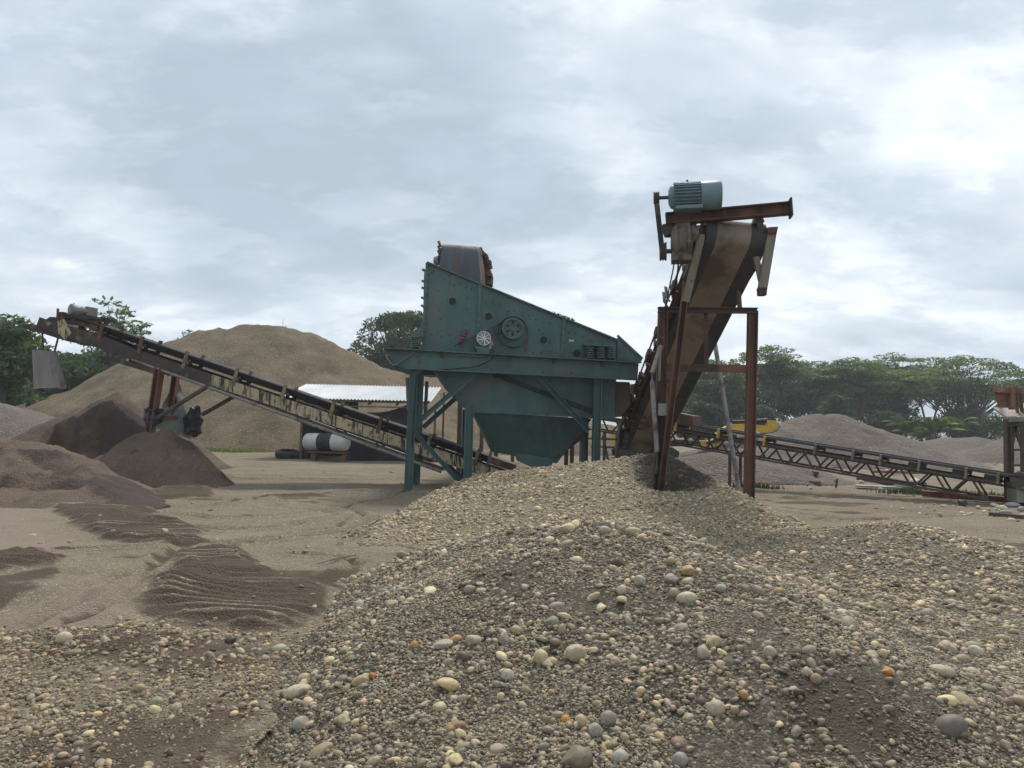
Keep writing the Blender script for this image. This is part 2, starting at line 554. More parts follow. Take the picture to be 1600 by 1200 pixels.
def soil(name, c1, c2, dark, big=0.6, grain=60, gravel=(0.3, 0.28, 0.24), gam=0.25, bump=0.5, bdist=0.03, streak=(1, 1, 1), tan=None):
    """earth, sand or gravel in bulk: broad tone c1..c2, grains, pebbles of another tone; vertex attribute 'dark' = damp dark material"""
    m, t, b = newmat(name)
    co = coords(t)
    r = ramp(t, [(0.32, c1), (0.68, c2)])
    t.links.new(noise(t, coords(t, streak), big, 8, 0.62), r.inputs[0])
    cur = r.outputs[0]
    g = noise(t, co, grain, 4, 0.75)
    gr = ramp(t, [(0.30, (0.45, 0.45, 0.45)), (0.70, (1.5, 1.5, 1.5))])
    t.links.new(g, gr.inputs[0])
    vo = N(t, 'ShaderNodeTexVoronoi', inp={'Scale': grain * 0.55})
    t.links.new(co, vo.inputs[0])
    vs = t.nodes.new('ShaderNodeSeparateColor')
    t.links.new(vo.outputs['Color'], vs.inputs[0])
    pick = ramp(t, [(1 - gam - 0.02, (0, 0, 0)), (1 - gam + 0.02, (1, 1, 1))])
    t.links.new(vs.outputs[0], pick.inputs[0])
    pc = ramp(t, [(0.0, tuple(x * 0.55 for x in gravel)), (0.5, gravel), (1.0, tuple(min(1, x * 1.45) for x in gravel))])
    t.links.new(vs.outputs[1], pc.inputs[0])
    cur = mix(t, cur, pc.outputs[0], mth(t, 'MULTIPLY', pick.outputs[0], 0.7))
    if tan:
        a2 = N(t, 'ShaderNodeAttribute', attribute_name='tan')
        cur = mix(t, cur, tan, mth(t, 'MULTIPLY', a2.outputs['Fac'], 0.85))
    at = N(t, 'ShaderNodeAttribute', attribute_name='dark')
    dn = noise(t, co, 3.0, 6, 0.65)
    df = mth(t, 'ADD', at.outputs['Fac'], mth(t, 'MULTIPLY', mth(t, 'ADD', dn, -0.5), 0.55))
    dr = ramp(t, [(0.42, (0, 0, 0)), (0.62, (1, 1, 1))])
    t.links.new(df, dr.inputs[0])
    cur = mix(t, cur, dark, mth(t, 'MULTIPLY', dr.outputs[0], 0.9))
    cur = mix(t, cur, gr.outputs[0], 0.6, 'MULTIPLY')
    t.links.new(cur, b.inputs['Base Color'])
    b.inputs['Roughness'].default_value = 0.95
    b.inputs['Specular IOR Level'].default_value = 0.25
    hgt = mth(t, 'MULTIPLY_ADD', g, 0.5, mth(t, 'MULTIPLY', vo.outputs['Distance'], -0.8))
    hgt = mth(t, 'MULTIPLY_ADD', noise(t, co, grain * 0.15, 5, 0.6), 1.2, hgt)
    bp = N(t, 'ShaderNodeBump', inp={'Strength': bump, 'Distance': bdist})
    t.links.new(hgt, bp.inputs['Height'])
    t.links.new(bp.outputs[0], b.inputs['Normal'])
    return m


def stonemat():
    m, t, b = newmat('river_stones')
    at = N(t, 'ShaderNodeAttribute', attribute_name='col')
    n = noise(t, coords(t), 55, 4, 0.7)
    r = ramp(t, [(0.3, (0.72, 0.72, 0.72)), (0.7, (1.2, 1.2, 1.2))])
    t.links.new(n, r.inputs[0])
    t.links.new(mix(t, at.outputs['Color'], r.outputs[0], 1.0, 'MULTIPLY'), b.inputs['Base Color'])
    b.inputs['Roughness'].default_value = 0.62
    b.inputs['Specular IOR Level'].default_value = 0.4
    bp = N(t, 'ShaderNodeBump', inp={'Strength': 0.2, 'Distance': 0.006})
    t.links.new(noise(t, coords(t), 140, 3, 0.6), bp.inputs['Height'])
    t.links.new(bp.outputs[0], b.inputs['Normal'])
    return m


def leafmat(name):
    m, t, b = newmat(name)
    at = N(t, 'ShaderNodeAttribute', attribute_name='col')
    t.links.new(at.outputs['Color'], b.inputs['Base Color'])
    b.inputs['Roughness'].default_value = 0.55
    b.inputs['Specular IOR Level'].default_value = 0.3
    tr = t.nodes.new('ShaderNodeBsdfTranslucent')
    t.links.new(mix(t, at.outputs['Color'], (1.0, 1.15, 0.55), 1.0, 'MULTIPLY'), tr.inputs[0])
    ms = t.nodes.new('ShaderNodeMixShader')
    ms.inputs[0].default_value = 0.55
    t.links.new(b.outputs[0], ms.inputs[1]); t.links.new(tr.outputs[0], ms.inputs[2])
    t.links.new(ms.outputs[0], t.nodes['Material Output'].inputs[0])
    return m


M['stone'] = stonemat()
M['leaf'] = leafmat('leaves')
# ------------------------------------------------------------------ ground
def gp(*pts):
    return [tuple(G(*q)[:2]) for q in pts]


DARK_PATCHES = [gp((222, 992), (250, 905), (238, 868), (390, 852), (420, 888), (520, 925), (505, 950), (445, 992)),
                gp((70, 792), (185, 775), (330, 833), (300, 852), (160, 848), (110, 815)),
                gp((-60, 905), (60, 888), (118, 888), (112, 925), (40, 960), (-60, 985)),
                gp((190, 772), (345, 756), (330, 776), (200, 782)),
                gp((450, 1000), (500, 985), (475, 1060), (455, 1150), (480, 1250), (380, 1250), (385, 1140), (425, 1050)),
           gp((-60, 872), (40, 865), (125, 872), (90, 888), (-60, 896))]
TAN_PATCHES = [gp((-200, 800), (70, 795), (110, 830), (140, 868), (-200, 875)), gp((-200, 985), (60, 965), (140, 915), (250, 905), (220, 992), (-200, 1000))]
RIPPLE = [DARK_PATCHES[0], DARK_PATCHES[1], DARK_PATCHES[3], DARK_PATCHES[-1]]
GRAVEL_BED = gp((-330, 975), (90, 1000), (180, 985), (250, 987), (450, 990), (500, 985), (455, 1050), (425, 1150), (470, 1330), (-330, 1330))
TRACKS = [gp((345, 852), (430, 843), (520, 832), (585, 815), (560, 795), (480, 785), (400, 780)), gp((360, 846), (440, 836), (520, 822), (545, 808), (500, 795), (420, 790)),
          gp((500, 915), (535, 900), (560, 880), (520, 870), (450, 868)), gp((330, 790), (420, 775), (560, 770), (650, 772)), gp((1210, 800), (1330, 815), (1450, 812), (1600, 806)),
          gp((1230, 775), (1400, 782), (1560, 800)), gp((300, 742), (420, 752), (640, 748)), gp((220, 800), (330, 808), (470, 802), (600, 780), (640, 765)),
          gp((250, 818), (350, 828), (440, 822), (520, 806)), gp((0, 872), (120, 858), (250, 852), (380, 846)), gp((20, 990), (150, 930), (240, 880), (300, 850)), gp((60, 998), (190, 940), (270, 890))]


def trackdist(x, y):
    d = np.full(x.shape, 1e9)
    for T in TRACKS:
        for (x1, y1), (x2, y2) in zip(T, T[1:]):
            dx, dy = x2 - x1, y2 - y1
            t = np.clip(((x - x1) * dx + (y - y1) * dy) / (dx * dx + dy * dy), 0, 1)
            d = np.minimum(d, np.hypot(x - x1 - t * dx, y - y1 - t * dy))
    return d


def ground_parts(x, y):
    dark = np.zeros(x.shape); rip = np.zeros(x.shape); tan = np.zeros(x.shape)
    wx = x + 0.32 * fbm(x * 1.6, y * 1.6, 5, 5, .6); wy = y + 0.32 * fbm(x * 1.6, y * 1.6, 5, 9, .6)
    for p in DARK_PATCHES:
        dark = np.maximum(dark, sstep(-0.35, 0.4, polydist(wx, wy, p)))
    for p in RIPPLE:
        rip = np.maximum(rip, sstep(0.0, 0.3, polydist(wx, wy, p)))
    for p in TAN_PATCHES:
        tan = np.maximum(tan, sstep(-0.2, 0.5, polydist(wx, wy, p)))
    bed = sstep(-0.15, 0.3, polydist(wx, wy, GRAVEL_BED))
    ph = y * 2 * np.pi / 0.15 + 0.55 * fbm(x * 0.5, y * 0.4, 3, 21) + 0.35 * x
    dark = dark * (1 - .55 * rip * sstep(.45, 1.0, np.sin(ph)) * sstep(-.45, .35, fbm(x * .9, y * 3, 3, 37)))  # ripple crests coloured lighter, standing in for light along the ridges
    dark = dark - .35 * sstep(0, .8, fbm(x * 2.5, y * 3.5, 4, 44)) * (dark < .97)
    return dark, rip, tan, bed


BERM = G(190, 1020); BERM2 = G(255, 935); BERM3 = G(60, 930)


def ground_z(x, y):
    near = sstep(70, 25, np.hypot(x, y))
    dark, rip, tan, bed = ground_parts(x, y)
    z = (0.05 * fbm(x * 0.35, y * 0.35, 3, 1) + 0.035 * fbm(x * 1.5, y * 1.5, 4, 2)) * near
    ph = y * 2 * np.pi / 0.15 + 0.55 * fbm(x * 0.5, y * 0.4, 3, 21) + 0.35 * x
    z = z + rip * (0.07 + 0.034 * np.sin(ph) * (0.55 + fbm(x * 1.1, y * 3, 3, 30)) + 0.01 * fbm(x * 5, y * 5, 3, 33))
    td = trackdist(x + 0.1 * fbm(x * 2, y * 2, 3, 8), y)
    z = z + near * (0.04 * np.exp(-((td - 0.16) / 0.07) ** 2) - 0.045 * np.exp(-(td / 0.1) ** 2))
    z = z + bed * (0.015 + 0.05 * fbm(x * 1.3, y * 1.3, 4, 41))
    for c, h, sx, sy in ((BERM, 0.08, 0.55, 0.35), (BERM2, 0.10, 0.22, 0.9), (BERM3, 0.1, 0.9, 0.5)):
        z = z + h * np.exp(-((x - c.x) / sx) ** 2 - ((y - c.y) / sy) ** 2)
    return z


def gaxis(parts):
    out = []
    for a, b, st in parts:
        out.append(np.arange(a, b, st))
    return np.concatenate(out)


gx = gaxis([(-3000, -300, 450), (-300, -60, 40), (-60, -20, 4), (-20, -9, 0.35), (-9, 1.2, 0.055), (1.2, 14, 0.14), (14, 24, 0.5), (24, 60, 4), (60, 300, 40), (300, 3001, 450)])
gy = gaxis([(-3000, -200, 400), (-200, -20, 30), (-20, 2, 1.5), (2, 12.5, 0.038), (12.5, 26, 0.10), (26, 60, 0.8), (60, 300, 12), (300, 4201, 300)])
GX, GY = np.meshgrid(gx, gy)
GZ = ground_z(GX, GY)
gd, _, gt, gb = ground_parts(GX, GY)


def gridfaces(ny, nx):
    i = np.arange(ny * nx).reshape(ny, nx)
    return np.stack([i[:-1, :-1].ravel(), i[:-1, 1:].ravel(), i[1:, 1:].ravel(), i[1:, :-1].ravel()], 1)


M['ground'] = soil('packed_gravelly_earth', (0.165, 0.128, 0.086), (0.262, 0.211, 0.147), (0.084, 0.060, 0.045), 0.42, 95, (0.30, 0.27, 0.22), 0.25, 0.7, 0.035, (1, 2.2, 1), (0.27, 0.208, 0.17))
bedd = gb * 0.62 * sstep(-0.45, 0.2, fbm(GX * 1.1, GY * 1.1, 3, 77) + 0.1)
gobj = fastmesh('ground', np.stack([GX.ravel(), GY.ravel(), GZ.ravel()], 1), gridfaces(len(gy), len(gx)), M['ground'], None, True,
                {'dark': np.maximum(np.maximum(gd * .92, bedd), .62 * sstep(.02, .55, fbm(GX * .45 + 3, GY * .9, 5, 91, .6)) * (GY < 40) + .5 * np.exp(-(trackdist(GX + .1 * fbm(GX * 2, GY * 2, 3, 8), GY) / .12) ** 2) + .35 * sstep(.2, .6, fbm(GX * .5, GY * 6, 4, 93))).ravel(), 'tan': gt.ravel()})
tag(gobj, kind='structure')


# ------------------------------------------------------------------ heaps
def ridge_h(x, y, pts, r0=0.15, pw=1.0):
    H = np.zeros(np.shape(x))
    for a, b in zip(pts, pts[1:]):
        dx, dy = b[0] - a[0], b[1] - a[1]
        t = np.clip(((x - a[0]) * dx + (y - a[1]) * dy) / (dx * dx + dy * dy + 1e-9), 0, 1)
        ex, ey = x - a[0] - t * dx, y - a[1] - t * dy
        d = np.hypot(ex, ey)
        s = np.clip(-ey / (d + 1e-6), -1, 1) * 0.5 + 0.5
        wf = a[3] + (b[3] - a[3]) * t; wb = a[4] + (b[4] - a[4]) * t
        w = wf * s + wb * (1 - s)
        h = a[2] + (b[2] - a[2]) * t
        d = np.sqrt(d * d + r0 * r0) - r0
        H = np.maximum(H, np.maximum(h, 0) * np.clip(1 - d / w, 0, 1) ** pw)
    return H


def rp(px, py, Y, wf, wb, dz=0.0):
    """ridge point: where the sight line at px,py stands at depth Y; widths of the front and back slopes"""
    q = P(px, py, Y)
    return (q.x, q.y, q.z + dz, wf, wb)


def gully(base, amp, sc, seed):
    b = bumpy(base, amp, sc, seed, 5, .55)
    return lambda x, y: np.where(base(x, y) > 0, b(x, y) - amp * .6 * np.abs(fbm(x * sc * 2.2, y * sc * .5, 3, seed + 5)) * sstep(0, 1, base(x, y)), 0)


def slumped(f, amp, sc, seed):
    """crumbling grooves that run down the face"""
    return lambda x, y: (lambda h: np.where(h > 0, h - amp * np.maximum(0, fbm(x * sc + .35 * y, y * sc * .28, 4, seed, .6)) * sstep(0, .35, h), 0))(f(x, y))


def heap(name, zf, bounds, step, mat, label, cat, group=None, darkf=None):
    x0, x1, y0, y1 = bounds
    xs = np.arange(x0, x1 + step, step); ys = np.arange(y0, y1 + step, step)
    X, Y = np.meshgrid(xs, ys)
    H = zf(X, Y)
    Z = np.where(H > 0.004, H, -0.07)
    F = gridfaces(len(ys), len(xs))
    keep = (H.ravel()[F] > 0.004).any(1)
    F = F[keep]
    used = np.unique(F)
    rm = np.full(X.size, -1); rm[used] = np.arange(len(used))
    V = np.stack([X.ravel(), Y.ravel(), Z.ravel()], 1)[used]
    at = {'dark': (darkf(X, Y, H).ravel()[used] if darkf else np.zeros(len(used)))}
    t = thing(name, (float((V[:, 0].min() + V[:, 0].max()) / 2), float((V[:, 1].min() + V[:, 1].max()) / 2), 0.0), label, cat, group) if name in STONY else None
    o = fastmesh('slope' if t else name, V, rm[F], mat, None, True, at, t)
    if t:
        return t
    return tag(o, label, cat, group)


STONY = set()


def bumpy(base, amp, sc, seed, octv=4, rough=0.5):
    def f(x, y):
        h = base(x, y)
        n = fbm(x * sc, y * sc, octv, seed, rough)
        return np.where(h > 0.0, h + amp * n * sstep(0.0, amp * 2.5, h), 0.0)
    return f


# foreground gravel: the near heap, the heap under the conveyor and the low heap on the right
RA = [rp(548, 915, 7.4, 1.2, .5), rp(610, 872, 6.9, 2.2, 1.0), rp(720, 846, 6.6, 2.8, 1.3), rp(840, 826, 6.3, 3.0, 1.5), rp(915, 818, 6.2, 3.1, 1.6), rp(985, 826, 5.9, 2.9, 1.4),
      rp(1060, 862, 5.4, 2.5, 1.1), rp(1150, 912, 4.9, 2.0, .9), rp(1230, 985, 4.4, 1.6, .75), rp(1290, 1075, 3.9, 1.3, .6)]
RB = [rp(520, 850, 10.6, .9, .5, .02), rp(600, 815, 11.6, 1.4, .8), rp(660, 783, 13.0, 2.0, 1.2), rp(715, 758, 14.6, 3.2, 1.5), rp(770, 737, 16.0, 5.0, 1.6), rp(830, 733, 16.0, 6.0, 1.6), rp(890, 733, 15.8, 6.4, 1.6),
      rp(950, 721, 15.9, 7.0, 1.7), rp(1005, 713, 16.1, 7.5, 1.7), rp(1050, 710, 16.1, 7.2, 1.6), rp(1085, 728, 15.7, 6.8, 1.5), rp(1125, 762, 15.1, 6.0, 1.3), rp(1180, 795, 14.0, 4.5, .9), rp(1275, 828, 11.6, 3.4, 1.0)]
RC = [rp(1270, 832, 10.6, 3.0, .9), rp(1340, 822, 9.9, 3.2, 1.1), rp(1405, 818, 9.5, 3.4, 1.2), rp(1445, 832, 9.2, 3.2, 1.1), rp(1520, 862, 9.0, 3.2, .9), rp(1620, 885, 8.9, 3.6, .8), rp(1800, 900, 8.8, 3.6, .8)]
RD = [(2.2, 7.9, 0.13, 3.2, 2.0), (2.9, 7.0, 0.13, 3.0, 2.2), (3.6, 5.6, 0.13, 2.6, 2.0), (4.5, 4.4, 0.13, 2.4, 2.2), (5.8, 3.4, 0.13, 2.6, 2.2)]
TOE_A = gp((552, 908), (520, 935), (490, 972), (448, 1020), (420, 1085), (396, 1150), (370, 1300)) + [(-1.3, 1.5), (4.5, 1.5), (4.5, 9.5), (-1.0, 9.5)]
TOE_B = gp((505, 856), (560, 829), (640, 793), (700, 768), (780, 742), (950, 733), (1100, 745), (1192, 797), (1288, 838), (1330, 900)) + [(2.5, 5.0), (-.8, 6.2)] + gp((540, 905), (515, 876))


def toed(base, poly, k):
    """no steeper than k above the heap's toe line"""
    def f(x, y):
        d = polydist(x + .15 * fbm(x * 1.7, y * 1.7, 3, 55), y + .15 * fbm(x * 1.7, y * 1.7, 3, 56), poly)
        c = k * np.maximum(d + .02, 0)
        h = base(x, y)
        return np.minimum(h, c) - .06 * np.exp(-((h - c) / .12) ** 2) * (c > .06)
    return f


HA = bumpy(toed(lambda x, y: ridge_h(x, y, RA, .35, 1.05), TOE_A, .62), 0.085, 1.5, 3, 5)


CONE = P(1052, 711, 15.9)


def _hb(x, y):
    h = toed(lambda x_, y_: ridge_h(x_, y_, RB, .35, 1.35), TOE_B, .55)(x, y)
    c = P(1034, 770, 14.2)   # hollow dug round the conveyor's left leg
    return np.maximum(h - 0.30 * np.exp(-((x - c.x) / .5) ** 2 - ((y - c.y) / .8) ** 2) + 0.10 * np.exp(-((x - CONE.x) / .35) ** 2 - ((y - CONE.y) / .5) ** 2), 0.0)


HB = bumpy(_hb, 0.11, 1.1, 13, 5)
HC = bumpy(lambda x, y: np.maximum(ridge_h(x, y, RC, .3, 1.2), ridge_h(x, y, RD, .5, 0.9)), 0.10, 1.2, 23, 5)
FG = [HA, HB, HC]


def top_z(x, y):
    z = ground_z(x, y)
    for f in FG:
        h = f(x, y)
        z = np.where(h > 0.004, np.maximum(z, h), z)
    return z


def hit(px, py, lo=2.0, hi=30.0):
    d = ray(px, py)
    t = np.arange(lo, hi, 0.01)
    x, y, z = EYE.x + d.x * t, EYE.y + d.y * t, EYE.z + d.z * t
    below = z <= top_z(x, y)
    k = int(np.argmax(below)) if below.any() else len(t) - 1
    return Vector((x[k], y[k], z[k]))


M['grit_near'] = soil('dark_stony_grit', (0.078, 0.065, 0.048), (0.118, 0.099, 0.073), (0.085, 0.066, 0.047), 0.8, 110, (0.22, 0.195, 0.15), 0.35, 0.8, 0.025)
M['grit_far'] = soil('tan_stony_grit', (0.14, 0.117, 0.08), (0.205, 0.172, 0.12), (0.035, 0.029, 0.025), 0.8, 60, (0.34, 0.29, 0.2), 0.4, 0.8, 0.03)
M['grit_right'] = soil('brown_stony_grit', (0.09, 0.077, 0.057), (0.145, 0.123, 0.09), (0.092, 0.070, 0.050), 0.8, 90, (0.31, 0.27, 0.2), 0.38, 0.8, 0.03)
STONY |= {'gravel_heap', 'gravel_heap.001', 'gravel_heap.002'}
dkB, dkD = P(1050, 750, 14.7), hit(1325, 1125)


def dark_b(x, y, h):
    return 1.45 * np.exp(-(((x - dkB.x) / .72) ** 2 + ((y - dkB.y) / 1.5) ** 2) ** 1.5)


def dark_c(x, y, h):
    return 1.05 * np.exp(-((x - dkD.x) / .34) ** 2 - ((y - dkD.y) / .5) ** 2)


heapA = heap('gravel_heap', HA, (-2.2, 3.6, 2.0, 9.2), 0.035, M['grit_near'], 'nearest heap of grey river gravel strewn with large pale cobbles', 'gravel heap', 'gravel heaps in front of the machines', dark_c)
heapB = heap('gravel_heap.001', HB, (-4.2, 9.0, 7.5, 19.0), 0.06, M['grit_far'], 'tan gravel heap with a dark damp top under the steep conveyor', 'gravel heap', 'gravel heaps in front of the machines', dark_b)
heapC = heap('gravel_heap.002', HC, (-0.5, 11.0, 2.0, 12.0), 0.05, M['grit_right'], 'low spreading brown gravel heap with a small rounded crest beyond the dark damp hollow', 'gravel heap', 'gravel heaps in front of the machines', dark_c)

# ------------------------------------------------------------------ stones
import bmesh
rng = np.random.default_rng(7)


def ico(sub):
    bm = bmesh.new()
    bmesh.ops.create_icosphere(bm, subdivisions=sub, radius=1.0)
    v = np.array([q.co[:] for q in bm.verts]); f = np.array([[q.index for q in fc.verts] for fc in bm.faces])
    bm.free()
    return v, f


ICO = {1: ico(1), 2: ico(2), 3: ico(3)}


def proto(sub, seed):
    g = np.random.default_rng(seed)
    v, f = ICO[sub]
    v = v.copy()
    for k in range(5):            # broad bumps, then two or three worn flats
        d = g.normal(size=3); d /= np.linalg.norm(d)
        v *= (1 + 0.16 * g.uniform(-1, 1) * np.exp(2.0 * ((v @ d) - 1)))[:, None]
    rough = seed % 3 == 0      # every third one broken and angular
    for k in range(g.integers(5, 8) if rough else g.integers(1, 4)):
        d = g.normal(size=3); d /= np.linalg.norm(d)
        c = g.uniform(0.5, 0.72) if rough else g.uniform(0.62, 0.85)
        e = np.maximum(v @ d - c, 0)
        v -= d * (e * (0.95 if rough else 0.75))[:, None]
    return v, f


PROTO = {s: [proto(s, 100 * s + i) for i in range(14)] for s in (1, 2, 3)}
PAL = np.array([(.205, .195, .16), (.185, .18, .17), (.37, .33, .25), (.275, .235, .175), (.085, .07, .066), (.25, .17, .10), (.14, .095, .075), (.26, .25, .22)])
PAL = PAL * np.array([1.09, .985, .84])
PW_A = np.array([.30, .20, .13, .11, .10, .010, .025, .09])
PW_B = np.array([.22, .11, .24, .24, .08, .012, .02, .08])


def stones(name, zf, samp, sizes, parent, pw, others=(), gain=1.0, need=0.015, zoff=0.0, dk=None, tint=(1, 1, 1)):
    """sizes: (radius low, high, number per square metre, farthest y, subdivision)"""
    AV, AF, AC, nv = {1: [], 2: [], 3: []}, {1: [], 2: [], 3: []}, {1: [], 2: [], 3: []}, 0
    x0, x1, y0, y1 = samp
    allV, allF, allC, allS, base = [], [], [], [], 0
    for lo, hi, dens, ymax, sub in sizes:
        yy1 = min(y1, ymax)
        if yy1 <= y0:
            continue
        n = int(dens * (x1 - x0) * (yy1 - y0))
        x = rng.uniform(x0, x1, n); y = rng.uniform(y0, yy1, n)
        k = (np.abs(x) < 0.76 * y + 0.25) & (rng.random(n) < 0.5 + 1.5 * (fbm(x * 2.1, y * 2.1, 3, int(dens)) + 0.08))
        x, y = x[k], y[k]
        h = zf(x, y)
        k = h > need
        x, y, h = x[k], y[k], h[k]
        for f in others:
            k = f(x, y) <= h + 0.01
            x, y, h = x[k], y[k], h[k]
        n = len(x)
        if not n:
            continue
        r = lo * (hi / lo) ** (rng.random(n) ** 1.5)
        dm = np.stack([r * rng.uniform(1.0, 1.45, n), r * rng.uniform(.8, 1.05, n), r * rng.uniform(.5, .85, n)], 1)
        a = rng.uniform(0, 6.283, n); ti = rng.normal(0, .38, n); tj = rng.normal(0, .38, n)
        ca, sa, ci, si, cj, sj = np.cos(a), np.sin(a), np.cos(ti), np.sin(ti), np.cos(tj), np.sin(tj)
        z0, o1 = np.zeros(n), np.ones(n)
        Rz = np.array([[ca, -sa, z0], [sa, ca, z0], [z0, z0, o1]]).transpose(2, 0, 1)
        Rx = np.array([[o1, z0, z0], [z0, ci, -si], [z0, si, ci]]).transpose(2, 0, 1)
        Ry = np.array([[cj, z0, sj], [z0, o1, z0], [-sj, z0, cj]]).transpose(2, 0, 1)
        Q = (Rx @ Ry) @ Rz
        pos = np.stack([x, y, h + zoff + dm[:, 2] * rng.uniform(-.4, .5, n)], 1)
        c = PAL[rng.choice(len(PAL), n, p=pw / pw.sum())] * rng.uniform(.7, 1.25, n)[:, None] * gain
        c = c * (1 + rng.normal(0, .04, (n, 3)))
        c = c * np.array([tint])
        c = c * np.interp(r, [.006, .016, .026, .045], [.80, 1.05, 1.26, 1.28])[:, None]
        if dk is not None:
            c = c * (1 - (.78 if dk is dark_b else .45) * np.clip(dk(x, y, h), 0, 1))[:, None]
        pi = rng.integers(0, 14, n)
        for p in range(14):
            s = np.where(pi == p)[0]
            if not len(s):
                continue
            pv, pf = PROTO[sub][p]
            vv = np.einsum('nij,nvj->nvi', Q[s], pv[None] * dm[s][:, None, :]) + pos[s][:, None, :]
            m = len(pv)
            allV.append(vv.reshape(-1, 3)); allC.append(np.repeat(c[s], m, 0))
            allF.append((pf[None] + (base + np.arange(len(s)) * m)[:, None, None]).reshape(-1, 3))
            allS.append(np.full(len(s) * len(pf), sub > 1))
            base += m * len(s)
    o = fastmesh(name, np.concatenate(allV), np.concatenate(allF), M['stone'], np.clip(np.concatenate(allC), .01, .8), np.concatenate(allS), None, parent)
    return tag(o, kind='stuff')


def nodark(f, centre, sx, sy, p=1.0):
    """leave stones mostly out of the fine dark patches"""
    def g(x, y):
        e = np.exp(-((x - centre.x) / sx) ** 2 - ((y - centre.y) / sy) ** 2)
        return np.where(rng.random(x.shape) < p * e, 0.0, f(x, y))
    return g


HA2 = nodark(HA, dkD, .30, .44, .9)
HC2 = nodark(HC, dkD, .30, .44, .9)
HB2 = nodark(HB, dkB, .5, .9, .55)
stones('pebbles', HA2, (-2.0, 3.4, 2.3, 8.6), [(.005, .010, 5200, 5.8, 1), (.008, .014, 3400, 8.6, 1), (.013, .025, 560, 8.6, 2), (.024, .040, 42, 8.6, 2), (.040, .058, 4.5, 8.6, 3)], heapA, PW_A, (HC,), 1.0, dk=dark_c, tint=(1.09, 1.05, .98))
stones('pebbles', HB2, (-4.0, 8.8, 7.6, 18.0), [(.012, .02, 520, 12, 1), (.016, .026, 420, 18, 1), (.026, .042, 85, 18, 2), (.042, .065, 5, 18, 2)], heapB, PW_B, (HA, HC), 1.03, dk=dark_b, tint=(1.04, 1.0, .90))
stones('pebbles', HC2, (-0.3, 9.0, 2.3, 11.6), [(.008, .014, 1900, 6, 1), (.013, .022, 900, 11.6, 1), (.022, .036, 120, 11.6, 2), (.036, .056, 13, 9, 2), (.05, .08, .9, 7.5, 3)], heapC, PW_B * .4 + PW_A * .6, (HA, HB), 1.0, dk=dark_c, tint=(1.06, 1.0, .92))


def bedz(x, y):
    d, r, t, b = ground_parts(x, y)
    dirt = G(330, 1175)
    e = np.exp(-((x - dirt.x) / .75) ** 2 - ((y - dirt.y) / .35) ** 2)
    e2 = 0.75 * np.exp(-((x - BERM.x) / .4) ** 2 - ((y - BERM.y) / .3) ** 2)
    return np.where(rng.random(x.shape) < b * (1 - .85 * e) * (1 - e2), ground_z(x, y) + 1.0, 0.0)


gv = stones('gravel', bedz, (-4.2, 0.2, 2.6, 6.6), [(.006, .011, 2600, 5.5, 1), (.010, .017, 1700, 7, 1), (.016, .028, 260, 7, 2), (.028, .045, 15, 7, 2)], None, PW_A * .6 + PW_B * .4, (lambda x, y: HA(x, y) + 1.0,), 1.0, 0.5, -1.0, tint=(.98, .92, .82))
tag(gv, 'loose grey and tan gravel spread over the ground beside the near heap', 'gravel')


def spill(x, y):
    """single stones lying about on the packed earth: near the heaps' toes, a line by the ripples, scattered farther out"""
    d, r, t, b = ground_parts(x, y)
    toe = np.maximum(np.maximum(HA(x + .25, y), HB(x + .4, y - .3)), np.maximum(HB(x, y - .9), HC(x, y - .8)))
    l1 = G(330, 848); l2 = G(30, 900)
    e = .12 + .5 * (toe > 0.01) + .5 * np.exp(-((x - l1.x) / 1.6) ** 2 - ((y - l1.y) / .35) ** 2)
    return np.where(rng.random(x.shape) < e, ground_z(x, y) + 1.0, 0.0)


sp = stones('scattered_gravel', spill, (-12, 14, 4.5, 24), [(.012, .022, 26, 14, 1), (.02, .036, 9, 24, 2), (.036, .06, .6, 24, 2)], None, PW_B, tuple((lambda f: (lambda x, y: np.where(f(x, y) > .004, 9.0, 0.0)))(f) for f in FG), 1.05, 0.5, -1.0)
tag(sp, 'sparse single stones scattered over the packed earth of the yard', 'gravel')

